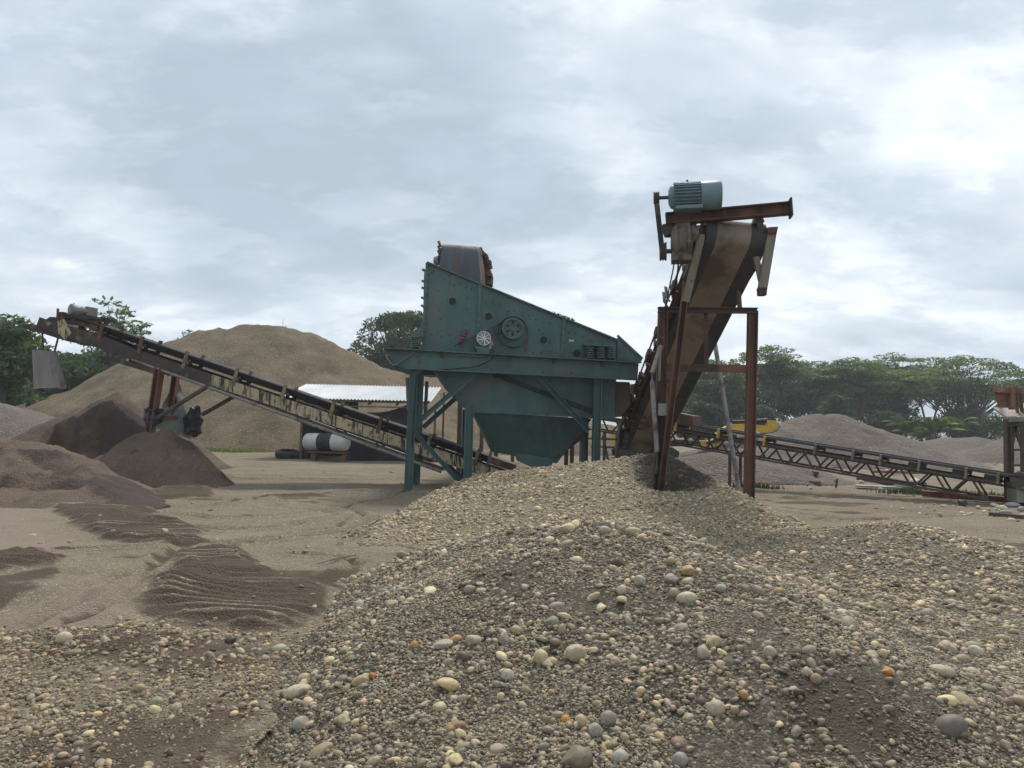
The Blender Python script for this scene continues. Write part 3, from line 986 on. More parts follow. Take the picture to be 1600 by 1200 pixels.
# large cobbles one can point to
COB = [(900, 1182, 52, 34, (.17, .15, .125), 'big egg-shaped brown-grey cobble at the bottom edge of the near heap'),
       (1485, 1131, 50, 34, (.13, .125, .118), 'big dark grey cobble lying on the brown gravel by the damp hollow'),
       (1073, 932, 31, 19, (.40, .38, .33), 'smooth pale oval cobble at the right of the near heap crest'),
       (1054, 925, 20, 17, (.28, .255, .20), 'brownish round cobble touching the smooth pale oval one'),
       (900, 1017, 33, 27, (.36, .335, .27), 'pale triangular cobble in the middle of the near heap'),
       (845, 1025, 23, 26, (.42, .38, .28), 'cream cobble standing tilted left of the pale triangular one'),
       (856, 1037, 18, 16, (.34, .33, .28), 'small pale grey cobble leaning against the cream tilted one'),
       (793, 1053, 21, 20, (.36, .355, .34), 'light grey oval cobble below and left of the cream tilted one'),
       (724, 1025, 23, 18, (.10, .085, .07), 'dark brown flat-topped cobble half sunk in the near heap'),
       (788, 997, 18, 22, (.24, .235, .225), 'grey upright cobble above the light grey oval one'),
       (862, 970, 23, 19, (.215, .22, .19), 'greenish grey cobble with a pointed right end above the triangular one'),
       (878, 982, 12, 18, (.27, .255, .21), 'small upright cobble pressed against the greenish grey one'),
       (1119, 1104, 27, 26, (.36, .335, .28), 'round speckled pale cobble low on the right flank of the near heap'),
       (1100, 1017, 23, 24, (.34, .32, .27), 'round pale cobble beside a pair of tan ones on the right flank'),
       (1115, 1000, 24, 18, (.38, .34, .25), 'tan double-humped cobble just above the round pale one'),
       (1202, 1017, 20, 20, (.33, .315, .28), 'round pale cobble alone on the dark grit of the right flank'),
       (1050, 904, 21, 18, (.23, .235, .235), 'bluish grey cobble above the smooth pale oval one'),
       (972, 920, 19, 16, (.42, .385, .31), 'cream round cobble left of the bluish grey one'),
       (1000, 905, 17, 16, (.36, .34, .29), 'pale roundish cobble up and right of the cream round one'),
       (967, 877, 22, 17, (.095, .06, .055), 'dark maroon cobble near the crest of the near heap'),
       (886, 823, 26, 15, (.45, .40, .28), 'pale beige angular cobble lying on the very crest of the near heap'),
       (945, 827, 19, 13, (.30, .30, .285), 'flat grey cobble on the crest right of the beige angular one'),
       (464, 1078, 44, 20, (.40, .375, .30), 'long cream cobble with pointed ends at the left foot of the near heap'),
       (471, 1128, 27, 23, (.29, .285, .26), 'round grey cobble below the long cream one'),
       (563, 1062, 28, 17, (.33, .28, .19), 'tan oval cobble beside an orange one on the left slope'),
       (582, 1055, 13, 10, (.36, .17, .05), 'small orange cobble beside the tan oval one on the left slope'),
       (537, 1125, 20, 20, (.33, .295, .22), 'tan upright cobble low on the left slope of the near heap'),
       (100, 994, 24, 18, (.44, .40, .31), 'pale angular cobble where the loose gravel meets the tan sand'),
       (740, 998, 26, 14, (.33, .32, .26), 'long olive grey cobble left of the upright grey one'),
       (690, 1005, 34, 12, (.27, .265, .22), 'long flat grey-green cobble on the middle of the near heap'),
       (646, 1007, 16, 14, (.36, .20, .10), 'small rusty orange cobble left of the long flat grey-green one'),
       (950, 1120, 25, 24, (.235, .215, .205), 'purplish grey round cobble above the big egg-shaped one'),
       (908, 1125, 19, 22, (.38, .335, .24), 'cream cobble between an orange one and the purplish grey one'),
       (885, 1123, 19, 15, (.42, .22, .06), 'bright orange cobble at the foot of the near heap'),
       (930, 1138, 21, 22, (.28, .285, .29), 'veined bluish grey cobble just above the big egg-shaped one'),
       (1062, 1185, 24, 24, (.25, .255, .26), 'white-veined dark grey cobble at the bottom edge, right of the big egg-shaped one'),
       (712, 1187, 24, 18, (.50, .44, .27), 'yellowish cream cobble at the bottom edge, left of the big egg-shaped one'),
       (968, 1179, 28, 20, (.36, .36, .35), 'light grey oval cobble touching the right end of the big egg-shaped one'),
       (1525, 1016, 22, 18, (.45, .43, .38), 'white round cobble on the brown gravel'),
       (1481, 1008, 28, 18, (.37, .34, .28), 'pale cobble left of the white round one on the brown gravel'),
       (1386, 1048, 18, 13, (.42, .20, .07), 'orange cobble on the brown gravel beside a long pale one'),
       (1472, 1046, 40, 18, (.36, .33, .27), 'long pale cobble between the orange one and the white round one'),
       (1275, 1059, 17, 17, (.28, .22, .16), 'tan round cobble at the edge of the dark damp hollow'),
       (1262, 1048, 17, 17, (.37, .345, .28), 'cream round cobble up and left of the tan one at the damp hollow'),
       (1240, 1078, 16, 16, (.37, .335, .26), 'cream cobble down and left of the tan one at the damp hollow'),
       (1126, 918, 18, 13, (.31, .315, .32), 'bluish grey flat cobble on the right shoulder of the near heap')]
cprotos = [proto(3, 900 + i) for i in range(10)]
for i, (px, py, w, hgt, colr, lab) in enumerate(COB):
    q = hit(px, py + hgt * 0.35)
    dist = (q - EYE).dot(CF)
    sw, sh = w / FPX * dist / 2, hgt / FPX * dist / 2
    pv, pf = cprotos[i % 10]
    g = np.random.default_rng(i + 50)
    ext = (pv.max(0) - pv.min(0)) / 2
    v = (pv - (pv.max(0) + pv.min(0)) / 2) / ext * np.array([sw * 1.04, (sw + sh) / 2, sh * 1.1])
    an = g.uniform(-.35, .35)
    ca, sa = math.cos(an), math.sin(an)
    v = v @ np.array([[ca, 0, sa], [0, 1, 0], [-sa, 0, ca]])
    c = q + Vector((0, 0, sh * 0.40))
    o = fastmesh('cobble', v, pf, M['stone'], np.repeat(np.array([colr]) * np.array([[1.13, 1.04, .88]]), len(v), 0) * g.uniform(.94, 1.06, (len(v), 1)))
    o.location = c
    tag(o, lab, 'cobble', 'large cobbles on the gravel')

# sand and gravel heaps farther off
M['sand_dark'] = soil('dark_brown_sand', (0.088, 0.062, 0.046), (0.142, 0.103, 0.076), (0.055, 0.043, 0.038), 0.9, 42, (0.15, 0.12, 0.098), 0.04, 0.7, 0.05, (1, 1, 2.5))
M['sand_mid'] = soil('brown_washed_sand', (0.112, 0.080, 0.060), (0.168, 0.123, 0.092), (0.06, 0.046, 0.04), 0.9, 42, (0.165, 0.13, 0.105), 0.04, 0.7, 0.05, (1, 1, 2))
M['sand_tan'] = soil('tan_gravel_stockpile', (0.125, 0.095, 0.060), (0.235, 0.185, 0.122), (0.105, 0.080, 0.056), 0.55, 24, (0.26, 0.21, 0.15), 0.08, 0.8, 0.12, (1, 1, 1.6))
M['sand_grey'] = soil('grey_brown_stockpile', (0.135, 0.108, 0.092), (0.20, 0.165, 0.142), (0.08, 0.063, 0.055), 0.4, 22, (0.24, 0.20, 0.17), 0.08, 0.8, 0.11, (0.6, 1, 1.6))
GS = 'stockpiles round the yard'

RBIG = [rp(120, 622, 50, 6, 7), rp(200, 582, 49, 8, 10), rp(285, 541, 48, 9.5, 12), rp(322, 520, 48, 10.5, 13), rp(385, 512, 48, 10.8, 13), rp(440, 513, 48, 10.8, 13), rp(475, 522, 48, 10.5, 12), rp(510, 539, 48, 10, 12), rp(550, 557, 48, 9.5, 11), rp(590, 575, 48, 9, 11),
        rp(640, 588, 48, 9, 10), rp(690, 596, 48, 9, 10), rp(780, 622, 47, 7, 8), rp(900, 650, 47, 5, 5)]
RBIG0 = [rp(-60, 700, 51, 6, 6), rp(60, 654, 51, 6, 7), rp(120, 622, 50, 6, 7)]
RTER = [rp(230, 650, 43, 4, 5), rp(330, 640, 42.5, 4, 6), rp(400, 650, 42.3, 4, 5), rp(470, 657, 42, 3.5, 5), rp(560, 664, 42, 3, 4)]
RTER2 = [rp(290, 676, 40, 2.4, 3), rp(380, 668, 40, 2.8, 4), rp(450, 675, 40, 2.4, 3), rp(520, 680, 40, 2.0, 3)]


def big(x, y):
    h = ridge_h(x, y, RBIG, 1.2, 1.0)
    h = np.maximum(h, ridge_h(x, y, RBIG0, 1.2, 1.0))
    h = np.maximum(h, ridge_h(x, y, RTER, 1.0, 1.0))
    return np.maximum(h, ridge_h(x, y, RTER2, .8, 1.0))


heap('gravel_stockpile', (lambda g1: (lambda x, y: np.where(big(x, y) > 0, g1(x, y) + .16 * fbm(x * 1.1 + y * .3, y * .8, 4, 67) * sstep(0, .6, big(x, y)), 0)))(gully(big, .38, .33, 61)), (-34, 8, 27, 66), 0.22, M['sand_tan'], 'huge tan gravel stockpile rising behind the shed and the long stained conveyor', 'stockpile', GS,
     lambda x, y, h: .5 * sstep(-.1, .5, fbm(x * .22, y * .22, 4, 88)))

# dark sand heap with an upright dug face, left
RM = [rp(25, 690, 25, .8, 2), rp(60, 670, 24.8, 1.5, 2.4), rp(105, 645, 24.6, 2.2, 3), rp(150, 628, 24.5, 2.4, 3), rp(183, 614, 24.4, 2.4, 3), rp(200, 628, 24.3, 2.4, 3), rp(228, 652, 24.0, 2.0, 2.5), rp(262, 690, 23.6, 1.2, 2)]
cutm = P(100, 700, 23.9), P(232, 700, 23.5)


def mid(x, y):
    h = ridge_h(x, y, RM, .15, .9)
    yc = cutm[0].y + (cutm[1].y - cutm[0].y) * (x - cutm[0].x) / (cutm[1].x - cutm[0].x) + .25 * fbm(x * 1.2, x * 0 + 3, 3, 4)
    dug = (x > cutm[0].x - .2) & (x < cutm[1].x + .4)
    floor_ = .45 * np.clip(1 - (yc - y) / 2.0, 0, 1)
    return np.where(dug & (y < yc), np.minimum(h, np.maximum(floor_, h - (yc - y) * 7)), h)


heap('sand_heap', slumped(bumpy(mid, .15, .9, 71, 6, .62), .22, 2.4, 171), (-18.5, -8.5, 20, 29), .06, M['sand_dark'], 'dark brown sand heap with an upright dug face and a pointed top', 'sand heap', GS, lambda x, y, h: .55 * sstep(.1, .6, fbm(x * .7, y * .7, 3, 5)) + .35 * (y < 24))
RS = [rp(128, 730, 19.4, .5, .5), rp(170, 708, 19.2, .9, .7), rp(222, 672, 18.9, 1.5, 1.1), rp(256, 663, 18.85, 1.65, 1.15), rp(284, 678, 18.8, 1.35, .95), rp(308, 710, 18.6, .9, .7), rp(330, 746, 18.4, .5, .4)]
RS2 = [rp(244, 680, 18.7, 1.0, 1.0), rp(266, 712, 18.0, .8, .7), rp(288, 752, 17.5, .4, .4)]
heap('sand_heap', slumped(bumpy(lambda x, y: np.maximum(ridge_h(x, y, RS, .12, 1.0), ridge_h(x, y, RS2, .1, 1.0)), .15, 1.1, 73, 6, .62), .24, 2.6, 172), (-13.5, -6, 16.5, 23), .05, M['sand_mid'], 'small brown sand heap with a sharp ridge below the red conveyor legs', 'sand heap', GS,
     lambda x, y, h: .6 * sstep(0, .5, fbm(x * .8 + y * .5, y * .8, 3, 15)))
RN = [rp(-420, 668, 17.5, 4, 3), rp(-120, 676, 16.5, 3.4, 3), rp(0, 684, 15.8, 2.7, 2.5), rp(50, 693, 15.4, 2.4, 2), rp(100, 722, 14.9, 1.9, 1.4), rp(150, 751, 14.3, 1.2, .8), rp(198, 780, 13.5, .5, .5)]
cut2 = P(8, 720, 14.1), P(112, 722, 13.8)


def nearleft(x, y):
    h = ridge_h(x, y, RN, .3, 1.05)
    yc = 14.0 + .15 * fbm(x * 2, x * 0, 3, 9)
    dug = (x > cut2[0].x) & (x < cut2[1].x)
    return np.where(dug & (y < yc) & (h > .0), np.minimum(h, np.maximum(h - (yc - y) * 5, .30 - (yc - y) * .12)), h)


heap('sand_heap', slumped(bumpy(nearleft, .20, 1.0, 75, 6, .62), .24, 2.4, 173), (-16, -6, 10.5, 21), .05, M['sand_mid'], 'nearest brown sand heap, with a bucket-scraped notch facing the yard', 'sand heap', GS,
     lambda x, y, h: .75 * sstep(-.05, .45, fbm(x * .6, y * .6, 3, 25)) * (h < .9))
RF = [rp(-300, 600, 36, 6, 6), rp(-60, 610, 34, 5, 6), rp(0, 627, 33, 4, 5), rp(48, 655, 31, 2.5, 3), rp(72, 690, 29, 1.2, 1.5)]
heap('sand_heap', bumpy(lambda x, y: ridge_h(x, y, RF, .5, 1.0), .2, .5, 79), (-36, -16, 24, 44), .2, M['sand_grey'], 'greyish sand heap behind the dark brown sand heaps', 'sand heap', GS)

# right: mound behind the truss conveyor and heaps farther off
RR0 = [rp(1020, 722, 25.5, 2, 3), rp(1075, 712, 25.2, 2.2, 3), rp(1130, 707, 25, 2.2, 3), rp(1190, 716, 24.8, 2, 3), rp(1235, 732, 24.5, 1.5, 2), rp(1268, 756, 24, .5, .6)]
heap('sand_heap', bumpy(lambda x, y: ridge_h(x, y, RR0, .3, .9), .09, 1.1, 81), (2, 12, 20, 30), .09, M['sand_grey'], 'low greyish brown bank behind the rusty trestle legs', 'sand heap', GS, lambda x, y, h: .5 * sstep(.2, .9, fbm(x * .5, y * 1.4, 3, 35)))
RR1 = [rp(1110, 715, 40, 1, 1.5), rp(1160, 692, 39.5, 3, 4), rp(1225, 662, 39, 4.5, 5), rp(1270, 646, 38.6, 5, 5.5), rp(1296, 644, 38.5, 5, 5.5), rp(1350, 664, 38.5, 4.5, 5), rp(1400, 684, 38.6, 3.5, 4), rp(1455, 708, 38.8, 1.5, 2)]
heap('sand_heap', gully(lambda x, y: ridge_h(x, y, RR1, .6, 1.0), .26, .7, 83), (7, 25, 30, 47), .12, M['sand_grey'], 'broad grey-brown heap in front of the umbrella trees', 'sand heap', GS, lambda x, y, h: .55 * sstep(-.1, .5, fbm(x * .35, y * 1.3, 4, 36)))
RR2 = [rp(1395, 702, 58, 1.5, 3), rp(1440, 692, 58, 3, 4), rp(1482, 684, 58, 4, 4), rp(1520, 683, 58, 4, 4), rp(1560, 697, 58, 3, 3), rp(1580, 708, 58, 1, 2)]
heap('sand_heap', bumpy(lambda x, y: ridge_h(x, y, RR2, .8, 1.0), .18, .5, 85), (26, 42, 50, 66), .25, M['sand_grey'], 'small far grey-brown heap in front of the palms', 'sand heap', GS)
RR3 = [rp(1530, 708, 46, 1.5, 2), rp(1570, 690, 46, 3, 3), rp(1615, 672, 46, 4, 4), rp(1700, 672, 46, 4, 4), rp(1790, 700, 46, 3, 3)]
heap('sand_heap', bumpy(lambda x, y: ridge_h(x, y, RR3, .8, 1.0), .18, .5, 87), (24, 42, 39, 54), .2, M['sand_grey'], 'grey-brown heap behind the legs of the rusty hopper', 'sand heap', GS)
# ------------------------------------------------------------------ green screening plant
UP = Vector((0, 0, 1))
q0 = G(641, 767)
GP = Plane(q0, R(7))
plant = thing('screening_plant', (q0 + GP.u * 3.2 + GP.b * 1.0)[:], 'green painted vibrating screen on steel legs with a funnel hopper under it', 'screening machine')
plant_z = 0.0
BASE[plant.name].z = 0.0; plant.location.z = 0.0
DB = 1.75      # depth from front face to rear face of the screen box
b_ = GP.b


def GT(px, py, d, ref=.28):
    """as GP, but read off the plane ref and carried straight back to d: far members repeat the near ones at true size"""
    return GP(px, py, ref) + GP.b * (d - ref)


# screen box: two tapered side walls, end plate, decks, lip
for d0, nm in ((0.28, 'side_wall'), (DB, 'side_wall')):
    mb = MB()
    mb.prism([GT(661, 546, d0), GT(996, 566, d0), GT(964, 531, d0), GT(667.5, 409, d0)], b_ * 0.02)
    if d0 < 1:
        rngb = random.Random(4)
        mb.mi = 1
        lines = [((676, 430), (738, 455), 7), ((676, 520), (738, 532), 6), ((758, 470), (872, 512), 11), ((758, 541), (872, 553), 10), ((887, 518), (950, 540), 6), ((685, 460), (690, 512), 4), ((730, 470), (727, 520), 4), ((776, 480), (790, 490), 2), ((828, 498), (862, 540), 4), ((670, 418), (664, 538), 9)]
        for a, b2, n in lines:
            for i in range(n):
                t = (i + rngb.uniform(-.25, .25)) / max(1, n - 1)
                p = GT(a[0] + (b2[0] - a[0]) * t, a[1] + (b2[1] - a[1]) * t + rngb.uniform(-4, 4), d0)
                mb.lathe(p - b_ * .018, b_, [(0, .01), (0, .015), (.02, .018)], 6)
        mb.mi = 0
    w = mb.build(nm, [M['green'], M['stain_dark']], plant)
    s = 1 if d0 < 1 else -1
    e = MB()
    # flange along the sloping top, upright stiffeners, edge angles
    for (a, b2) in (((667, 410), (965, 531.5)),):
        e.beam(GT(*a, d0 - .03), GT(*b2, d0 - .03), .09, .035)
    for x1, y1, x2, y2 in ((750, 444, 746, 551), (881, 498, 877.5, 560)):
        e.beam(GT(x1, y1, d0 - .025), GT(x2, y2, d0 - .025), .05, .07, GP.u)
    e.beam(GT(667, 411, d0 - .03), GT(661.5, 545, d0 - .03), .05, .06, GP.u)
    for y in (424, 452, 480, 508):
        e.beam(GT(665 - (y - 410) * .03, y, d0 - .02), GT(660 - (y - 410) * .03, y - 3, d0 - .02), .06, .05)
    e.build('wall_flange', M['green_edge'], w)
    if d0 < 1:
        # closed cross-tube ends painted dark for the shade of a bore, bolt heads
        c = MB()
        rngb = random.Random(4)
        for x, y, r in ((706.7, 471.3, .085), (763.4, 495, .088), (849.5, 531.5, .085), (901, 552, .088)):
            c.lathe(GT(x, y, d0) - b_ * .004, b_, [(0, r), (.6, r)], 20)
        c.build('cross_tube', M['dark_fill'], plant, 40)
        r_ = MB()
        for x, y, r in ((706.7, 471.3, .085), (763.4, 495, .088), (849.5, 531.5, .085), (901, 552, .088)):
            r_.lathe(GT(x, y, d0) - b_ * .012, b_, [(.012, r), (0, r + .005), (.0, r + .035), (.02, r + .04)], 20, caps=False)
        r_.build('tube_collar', M['green_edge'], plant, 40)
e = MB()
e.prism([GP(663, 420, .3), GP(660.5, 546, .3), GT(660.5, 546, DB), GT(663, 420, DB)], GP.u * .02)
e.build('end_plate', M['green'], plant)
e = MB()
for k in (0, .75):
    e.prism([GP(670, 452 + k * 70, .31), GP(962, 545 + k * 18, .31), GT(962, 545 + k * 18, DB - .03), GT(670, 452 + k * 70, DB - .03)], Vector((0, 0, -.03)))
e.build('screen_deck', M['rust_dark'], plant)
# discharge lip at the low end
for d0 in (.26, DB + .02):
    e = MB()
    e.prism([GT(965, 526, d0), GT(967, 562, d0), GT(1001, 566, d0), GT(1003.5, 561, d0)], b_ * .02)
    e.build('lip_cheek', M['green'], plant)
e = MB()
e.prism([GP(969, 545, .3), GP(1001, 564, .3), GT(1001, 564, DB), GT(969, 545, DB)], Vector((0, 0, -.025)))
e.build('lip_plate', M['rust'], plant)
e = MB(); e.beam(GP(964.5, 524, .25), GP(1004, 560.5, .25), .05, .05); e.beam(GP(966, 528, .25), GP(966.5, 563, .25), .04, .05, GP.u)
e.build('lip_edge', M['green_edge'], plant)
# pale rating plate
e = MB(); e.prism([GP(889, 530.5, .27), GP(897, 530.8, .27), GP(897, 534, .27), GP(889, 533.7, .27)], b_ * .008)
e.build('rating_plate', M['label'], plant)
# dry sprigs growing on the screen bed, seen above the wall
# drive: guard disc, grooved wheel, hub, belts, motor, tension block
gc, wc = GP(801, 518, .28), GP(800, 514.5, .28)
e = MB(); e.lathe(gc, -b_, [(0, .385), (.07, .385), (.075, .36), (.03, .34), (.03, .12)], 40)
guard = e.build('wheel_guard', M['green'], plant, 30)
e = MB()
o = wc - b_ * .05
e.lathe(o, -b_, [(0, .10), (0, .255), (.03, .262), (.035, .235), (.05, .235), (.055, .262), (.09, .262), (.095, .235), (.11, .235), (.115, .262), (.14, .258), (.14, .205), (.105, .195), (.105, .07), (.15, .065), (.15, 0)], 40)
wheel = e.build('drive_wheel', M['green_edge'], plant, 30)
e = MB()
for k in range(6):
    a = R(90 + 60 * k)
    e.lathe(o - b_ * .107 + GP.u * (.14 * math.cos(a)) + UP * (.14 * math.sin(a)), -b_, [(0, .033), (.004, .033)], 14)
e.build('wheel_hole_shade', M['dark_fill'], wheel)  # flat dark discs painted for the shade of holes, the wheel is solid
mc = GP(755.7, 529, .05)
e = MB()
e.lathe(mc + b_ * .32, -b_, [(0, .10), (.02, .165), (.30, .165), (.31, .172), (.36, .172), (.375, .15), (.375, 0)], 32)
motor = e.build('electric_motor', M['motor_grey'], plant, 35)
e = MB()
f0 = mc - b_ * .058
e.lathe(f0, -b_, [(0, .17), (.012, .17), (.012, .155), (0, .155)], 28, caps=False)
e.lathe(f0, -b_, [(0, .05), (.014, .045), (.014, 0)], 16)
for k in range(9):
    a = 2 * math.pi * k / 9
    r = GP.u * math.cos(a) + UP * math.sin(a)
    e.beam(f0 - b_ * .006 + r * .04, f0 - b_ * .006 + r * .16, .022, .012, b_)
e.build('fan_grille', M['alu'], motor)
e = MB()
for s, zz in ((-1, .0), (1, .0)):
    p1 = wc - b_ * .13 + UP * (.25 if s > 0 else -.05) + GP.u * (-.09 if s > 0 else -.255)
    p2 = mc - b_ * -.02 + GP.u * (-.10 if s > 0 else .0) + UP * (.08 if s > 0 else -.1)
    for k in range(2):
        e.beam(p1 + b_ * (.05 * k), p2 + b_ * (.05 * k), .022, .018)
e.beam(GP(709, 541, .1), GP(749, 522, .1), .02, .02)
e.build('drive_belt', M['black'], plant)
e = MB()
rc = GP(724, 527, .12)
axr = (GP.u * .45 + UP * .9).normalized()
for k in range(4):
    e.lathe(rc + axr * (-.13 + .08 * k), axr, [(0, .03), (0, .058), (.04, .058), (.04, .03)], 14)
e.build('tension_block', M['red'], plant, 35)
e = MB(); e.tube(rc - axr * .2, rc + axr * .2, .022, 8); e.build('tension_rod', M['rust_dark'], plant)
e = MB()
e.prism([GP(713, 551, -.05), GP(757, 553, -.05), GP(757, 558.5, -.05), GP(713, 557, -.05)], b_ * .5)
e.prism([GP(742, 541, .0), GP(769, 541, .0), GP(763, 552, .0), GP(746, 551, .0)], b_ * .3)
e.prism([GP(685, 541, .1), GP(713, 550, .1), GP(713, 554, .1), GP(685, 553, .1)], b_ * .05)
e.build('motor_base', M['green_edge'], plant)
e = MB(); e.box(GP(767, 540, .0) + b_ * .02, .08, .08, .16); e.path([GP(765, 531, .0), GP(769, 534, -.02), GP(770, 540, -.02)], .018)
e.build('cable_box', M['pipe_grey'], motor)
# coil springs and their seats
def spring(px, ytop, ybot, d, r, turns, nm='coil_spring'):
    e = MB()
    p, q = GT(px, ybot, d, .12), GT(px, ytop, d, .12)
    q = Vector((p.x, p.y, q.z))
    pts = [Vector((p.x + r * math.cos(a), p.y + r * math.sin(a), p.z + (q.z - p.z) * a / (2 * math.pi * turns))) for a in [i * math.pi / 8 for i in range(int(16 * turns) + 1)]]
    e.path(pts, .017, 6)
    o = e.build(nm, M['green_edge'], plant, 60)
    c = MB(); c.tube(p, q, r * .55, 10); c.build('spring_core', M['dark_fill'], o)


for px in (921, 938.5, 954.5):
    spring(px, 540, 561.5, .12, .10, 6)
spring(649.5, 525, 544.5, .12, .09, 6)
for px in (921, 938.5, 954.5):
    spring(px, 540, 561.5, DB + .12, .10, 6)
e = MB()
e.prism([GP(913, 537, .0), GP(960, 540, .0), GP(960, 542, .0), GP(913, 539.5, .0)], b_ * .28)
for px in (917, 929, 946, 957):
    e.tube(GP(px, 541, .1), GP(px, 533, .1), .014, 6)
e.prism([GP(914, 561.5, .0), GP(961, 564, .0), GP(961, 567, .0), GP(914, 564, .0)], b_ * .28)
e.prism([GP(644, 524, .02), GP(661, 524, .02), GP(661, 509, .02)], b_ * .25)
e.prism([GP(642, 524, .0), GP(661, 524, .0), GP(661, 527, .0), GP(642, 527, .0)], b_ * .28)
e.build('spring_seat', M['green_edge'], plant)
# deck frame
for d0 in (0.0, 2.0):
    e = MB()
    e.prism([GT(601, 545, d0, 0), GT(614, 567, d0, 0), GT(630, 575, d0, 0), GT(700, 578.5, d0, 0), GT(996, 593.5, d0, 0), GT(998, 568, d0, 0)], b_ * .02)
    e.beam(GT(601, 544.5, d0, 0) + b_ * -.06, GT(1000, 567, d0, 0) + b_ * -.06, .17, .025)
    e.beam(GT(632, 576, d0, 0) + b_ * -.05, GT(996, 594, d0, 0) + b_ * -.05, .14, .025)
    o = e.build('deck_beam', M['green'], plant)
    e = MB()
    for x in (690, 796, 865, 940):
        yt = 544.5 + (x - 601) * .0564
        e.beam(GT(x, yt + 2, d0 - .05, 0), GT(x - .4, yt + 9, d0 - .05, 0), .04, .07, GP.u)
    for x, y in ((652, 558), (655, 566), (760, 574), (768, 577), (848, 581), (893, 582)):
        e.lathe(GT(x, y, d0, 0) - b_ * .015, b_, [(0, .02), (.014, .024)], 6)
    e.build('beam_cleat', M['stain_dark'], o)
e = MB()
for x in (612, 660, 740, 830, 920, 990):
    y = 545 + (x - 601) * .0564 + 12
    e.beam(GP(x, y, .03), GP(x, y, .03) + b_ * 1.95, .1, .16)
e.build('cross_beam', M['green'], plant)
e = MB()
e.path([GP(603 + 3 * math.sin(k * 1.5), 555 + k * 1.2, .02) for k in range(3)] + [GP(606, 560, -.05), GP(610, 567, -.05), GP(615, 571, -.05), GP(621, 569, -.05), GP(632, 561, -.05), GP(648, 550, -.05)], .018, 6)
e.build('cable', M['pipe_grey'], plant, 60)
# hopper: upper bin and lower funnel
df, dr = .38, 1.72
e = MB()
e.prism([GP(680, 577, df), GP(699, 605, df), GP(727, 634, df), GP(742, 642, df), GP(925, 652, df), GP(960, 652, df), GP(961, 590, df)], b_ * (dr - df))
binp = e.build('hopper_bin', M['green'], plant)
e = MB()
e.beam(GP(741, 643, df - .03), GP(961, 653, df - .03), .06, .05)
e.beam(GP(681, 579, df - .02), GP(728, 635, df - .02), .05, .05)
e.build('bin_flange', M['green_edge'], binp)
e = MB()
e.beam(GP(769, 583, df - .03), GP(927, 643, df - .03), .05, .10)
e.build('shadow_gap_bar', M['black'], binp)  # added black bar standing in for a shadowed gap across the bin
e = MB()
top = [GP(743, 644, df), GP(925, 654, df), GT(925, 654, dr, df), GT(743, 644, dr, df)]
bot = [GP(769, 706, 1.05), GP(870, 724, 1.05), GT(870, 724, 1.4, 1.05), GT(769, 706, 1.4, 1.05)]
e.hexa(bot + top)
fun = e.build('hopper_funnel', M['green'], plant)
e = MB()
e.prism([GP(806, 708, 1.0), GP(868, 716, 1.0), GP(862, 727, 1.0), GP(848, 738, 1.0), GP(811, 721, 1.0)], b_ * .42)
e.build('funnel_gate', M['green'], plant)
e = MB(); e.beam(GP(768, 704, .75), GP(762, 727, .75), .05, .07, GP.u); e.build('gate_bracket', M['green_edge'], plant)
# legs
def leg(x1, y1, d, w, h, x2=None, m='green'):
    t = GP(x1, y1, d)
    f = GP(x2, 600, d) if x2 else t
    bt_ = Vector((f.x + (f.x - t.x) * 0, f.y, ground_z(np.array([f.x]), np.array([f.y]))[0] - .05))
    e = MB(); e.ibeam(bt_, t, w, h, .022, GP.u)
    return e.build('leg', M[m], plant)


lgs = [leg(647, 577, .08, .16, .20, 642.5), leg(733.5, 631, .3, .2, .2), leg(934, 591, .08, .18, .18, 932.5), leg(657, 586, 1.9, .16, .18, 655), leg(728.5, 640, 1.7, .18, .18), leg(914, 592, 1.9, .18, .2)]
e = MB(); f0 = G(641, 767); e.box((f0.x, f0.y + .08, .0), .34, .3, .05); e.build('foot_plate', M['green_edge'], lgs[0])


def brace(a, b2, d, w=.10, h=.12):
    e = MB(); e.channel(GP(*a, d), GP(*b2, d), w, h, .015)
    return e.build('brace', M['green'], plant)


brace((650, 662), (742, 583), .02)
brace((661, 668), (712, 622), 1.85)
brace((648, 676), (722, 758), .04, .1, .11)
brace((664, 690), (736, 762), 1.85, .1, .11)
brace((841, 587), (920, 674), .04)
e = MB(); e.tube(GP(637, 590, 1.95), GP(639, 640, 1.95), .06, 10); e.build('pipe_stub', M['green'], plant)
e = MB(); e.beam(GP(667, 596, 2.1), GP(664, 656, 2.1), .09, .09, GP.u); e.build('pipe_stub', M['pipe_grey'], plant)
# chute and plates at the discharge end
e = MB()
e.prism([GP(958, 596, .5), GP(984, 597, .5), GP(984, 634, .5), GP(971, 650, .5), GP(958, 652, .5)], b_ * .03)
e.prism([GP(960, 600, 1.6), GP(992, 600, 1.6), GP(990, 650, 1.6), GP(960, 652, 1.6)], b_ * .03)
e.build('discharge_chute', M['rust_dark'], plant)
e = MB()
e.beam(GP(868, 712, 1.0), GP(918, 675, 1.0), .1, .12); e.beam(GP(885, 700, 1.0), GP(884, 745, 1.0), .09, .09, GP.u); e.beam(GP(894, 697, 1.2), GP(893, 745, 1.2), .09, .09, GP.u)
e.build('rear_stay', M['rust'], plant)

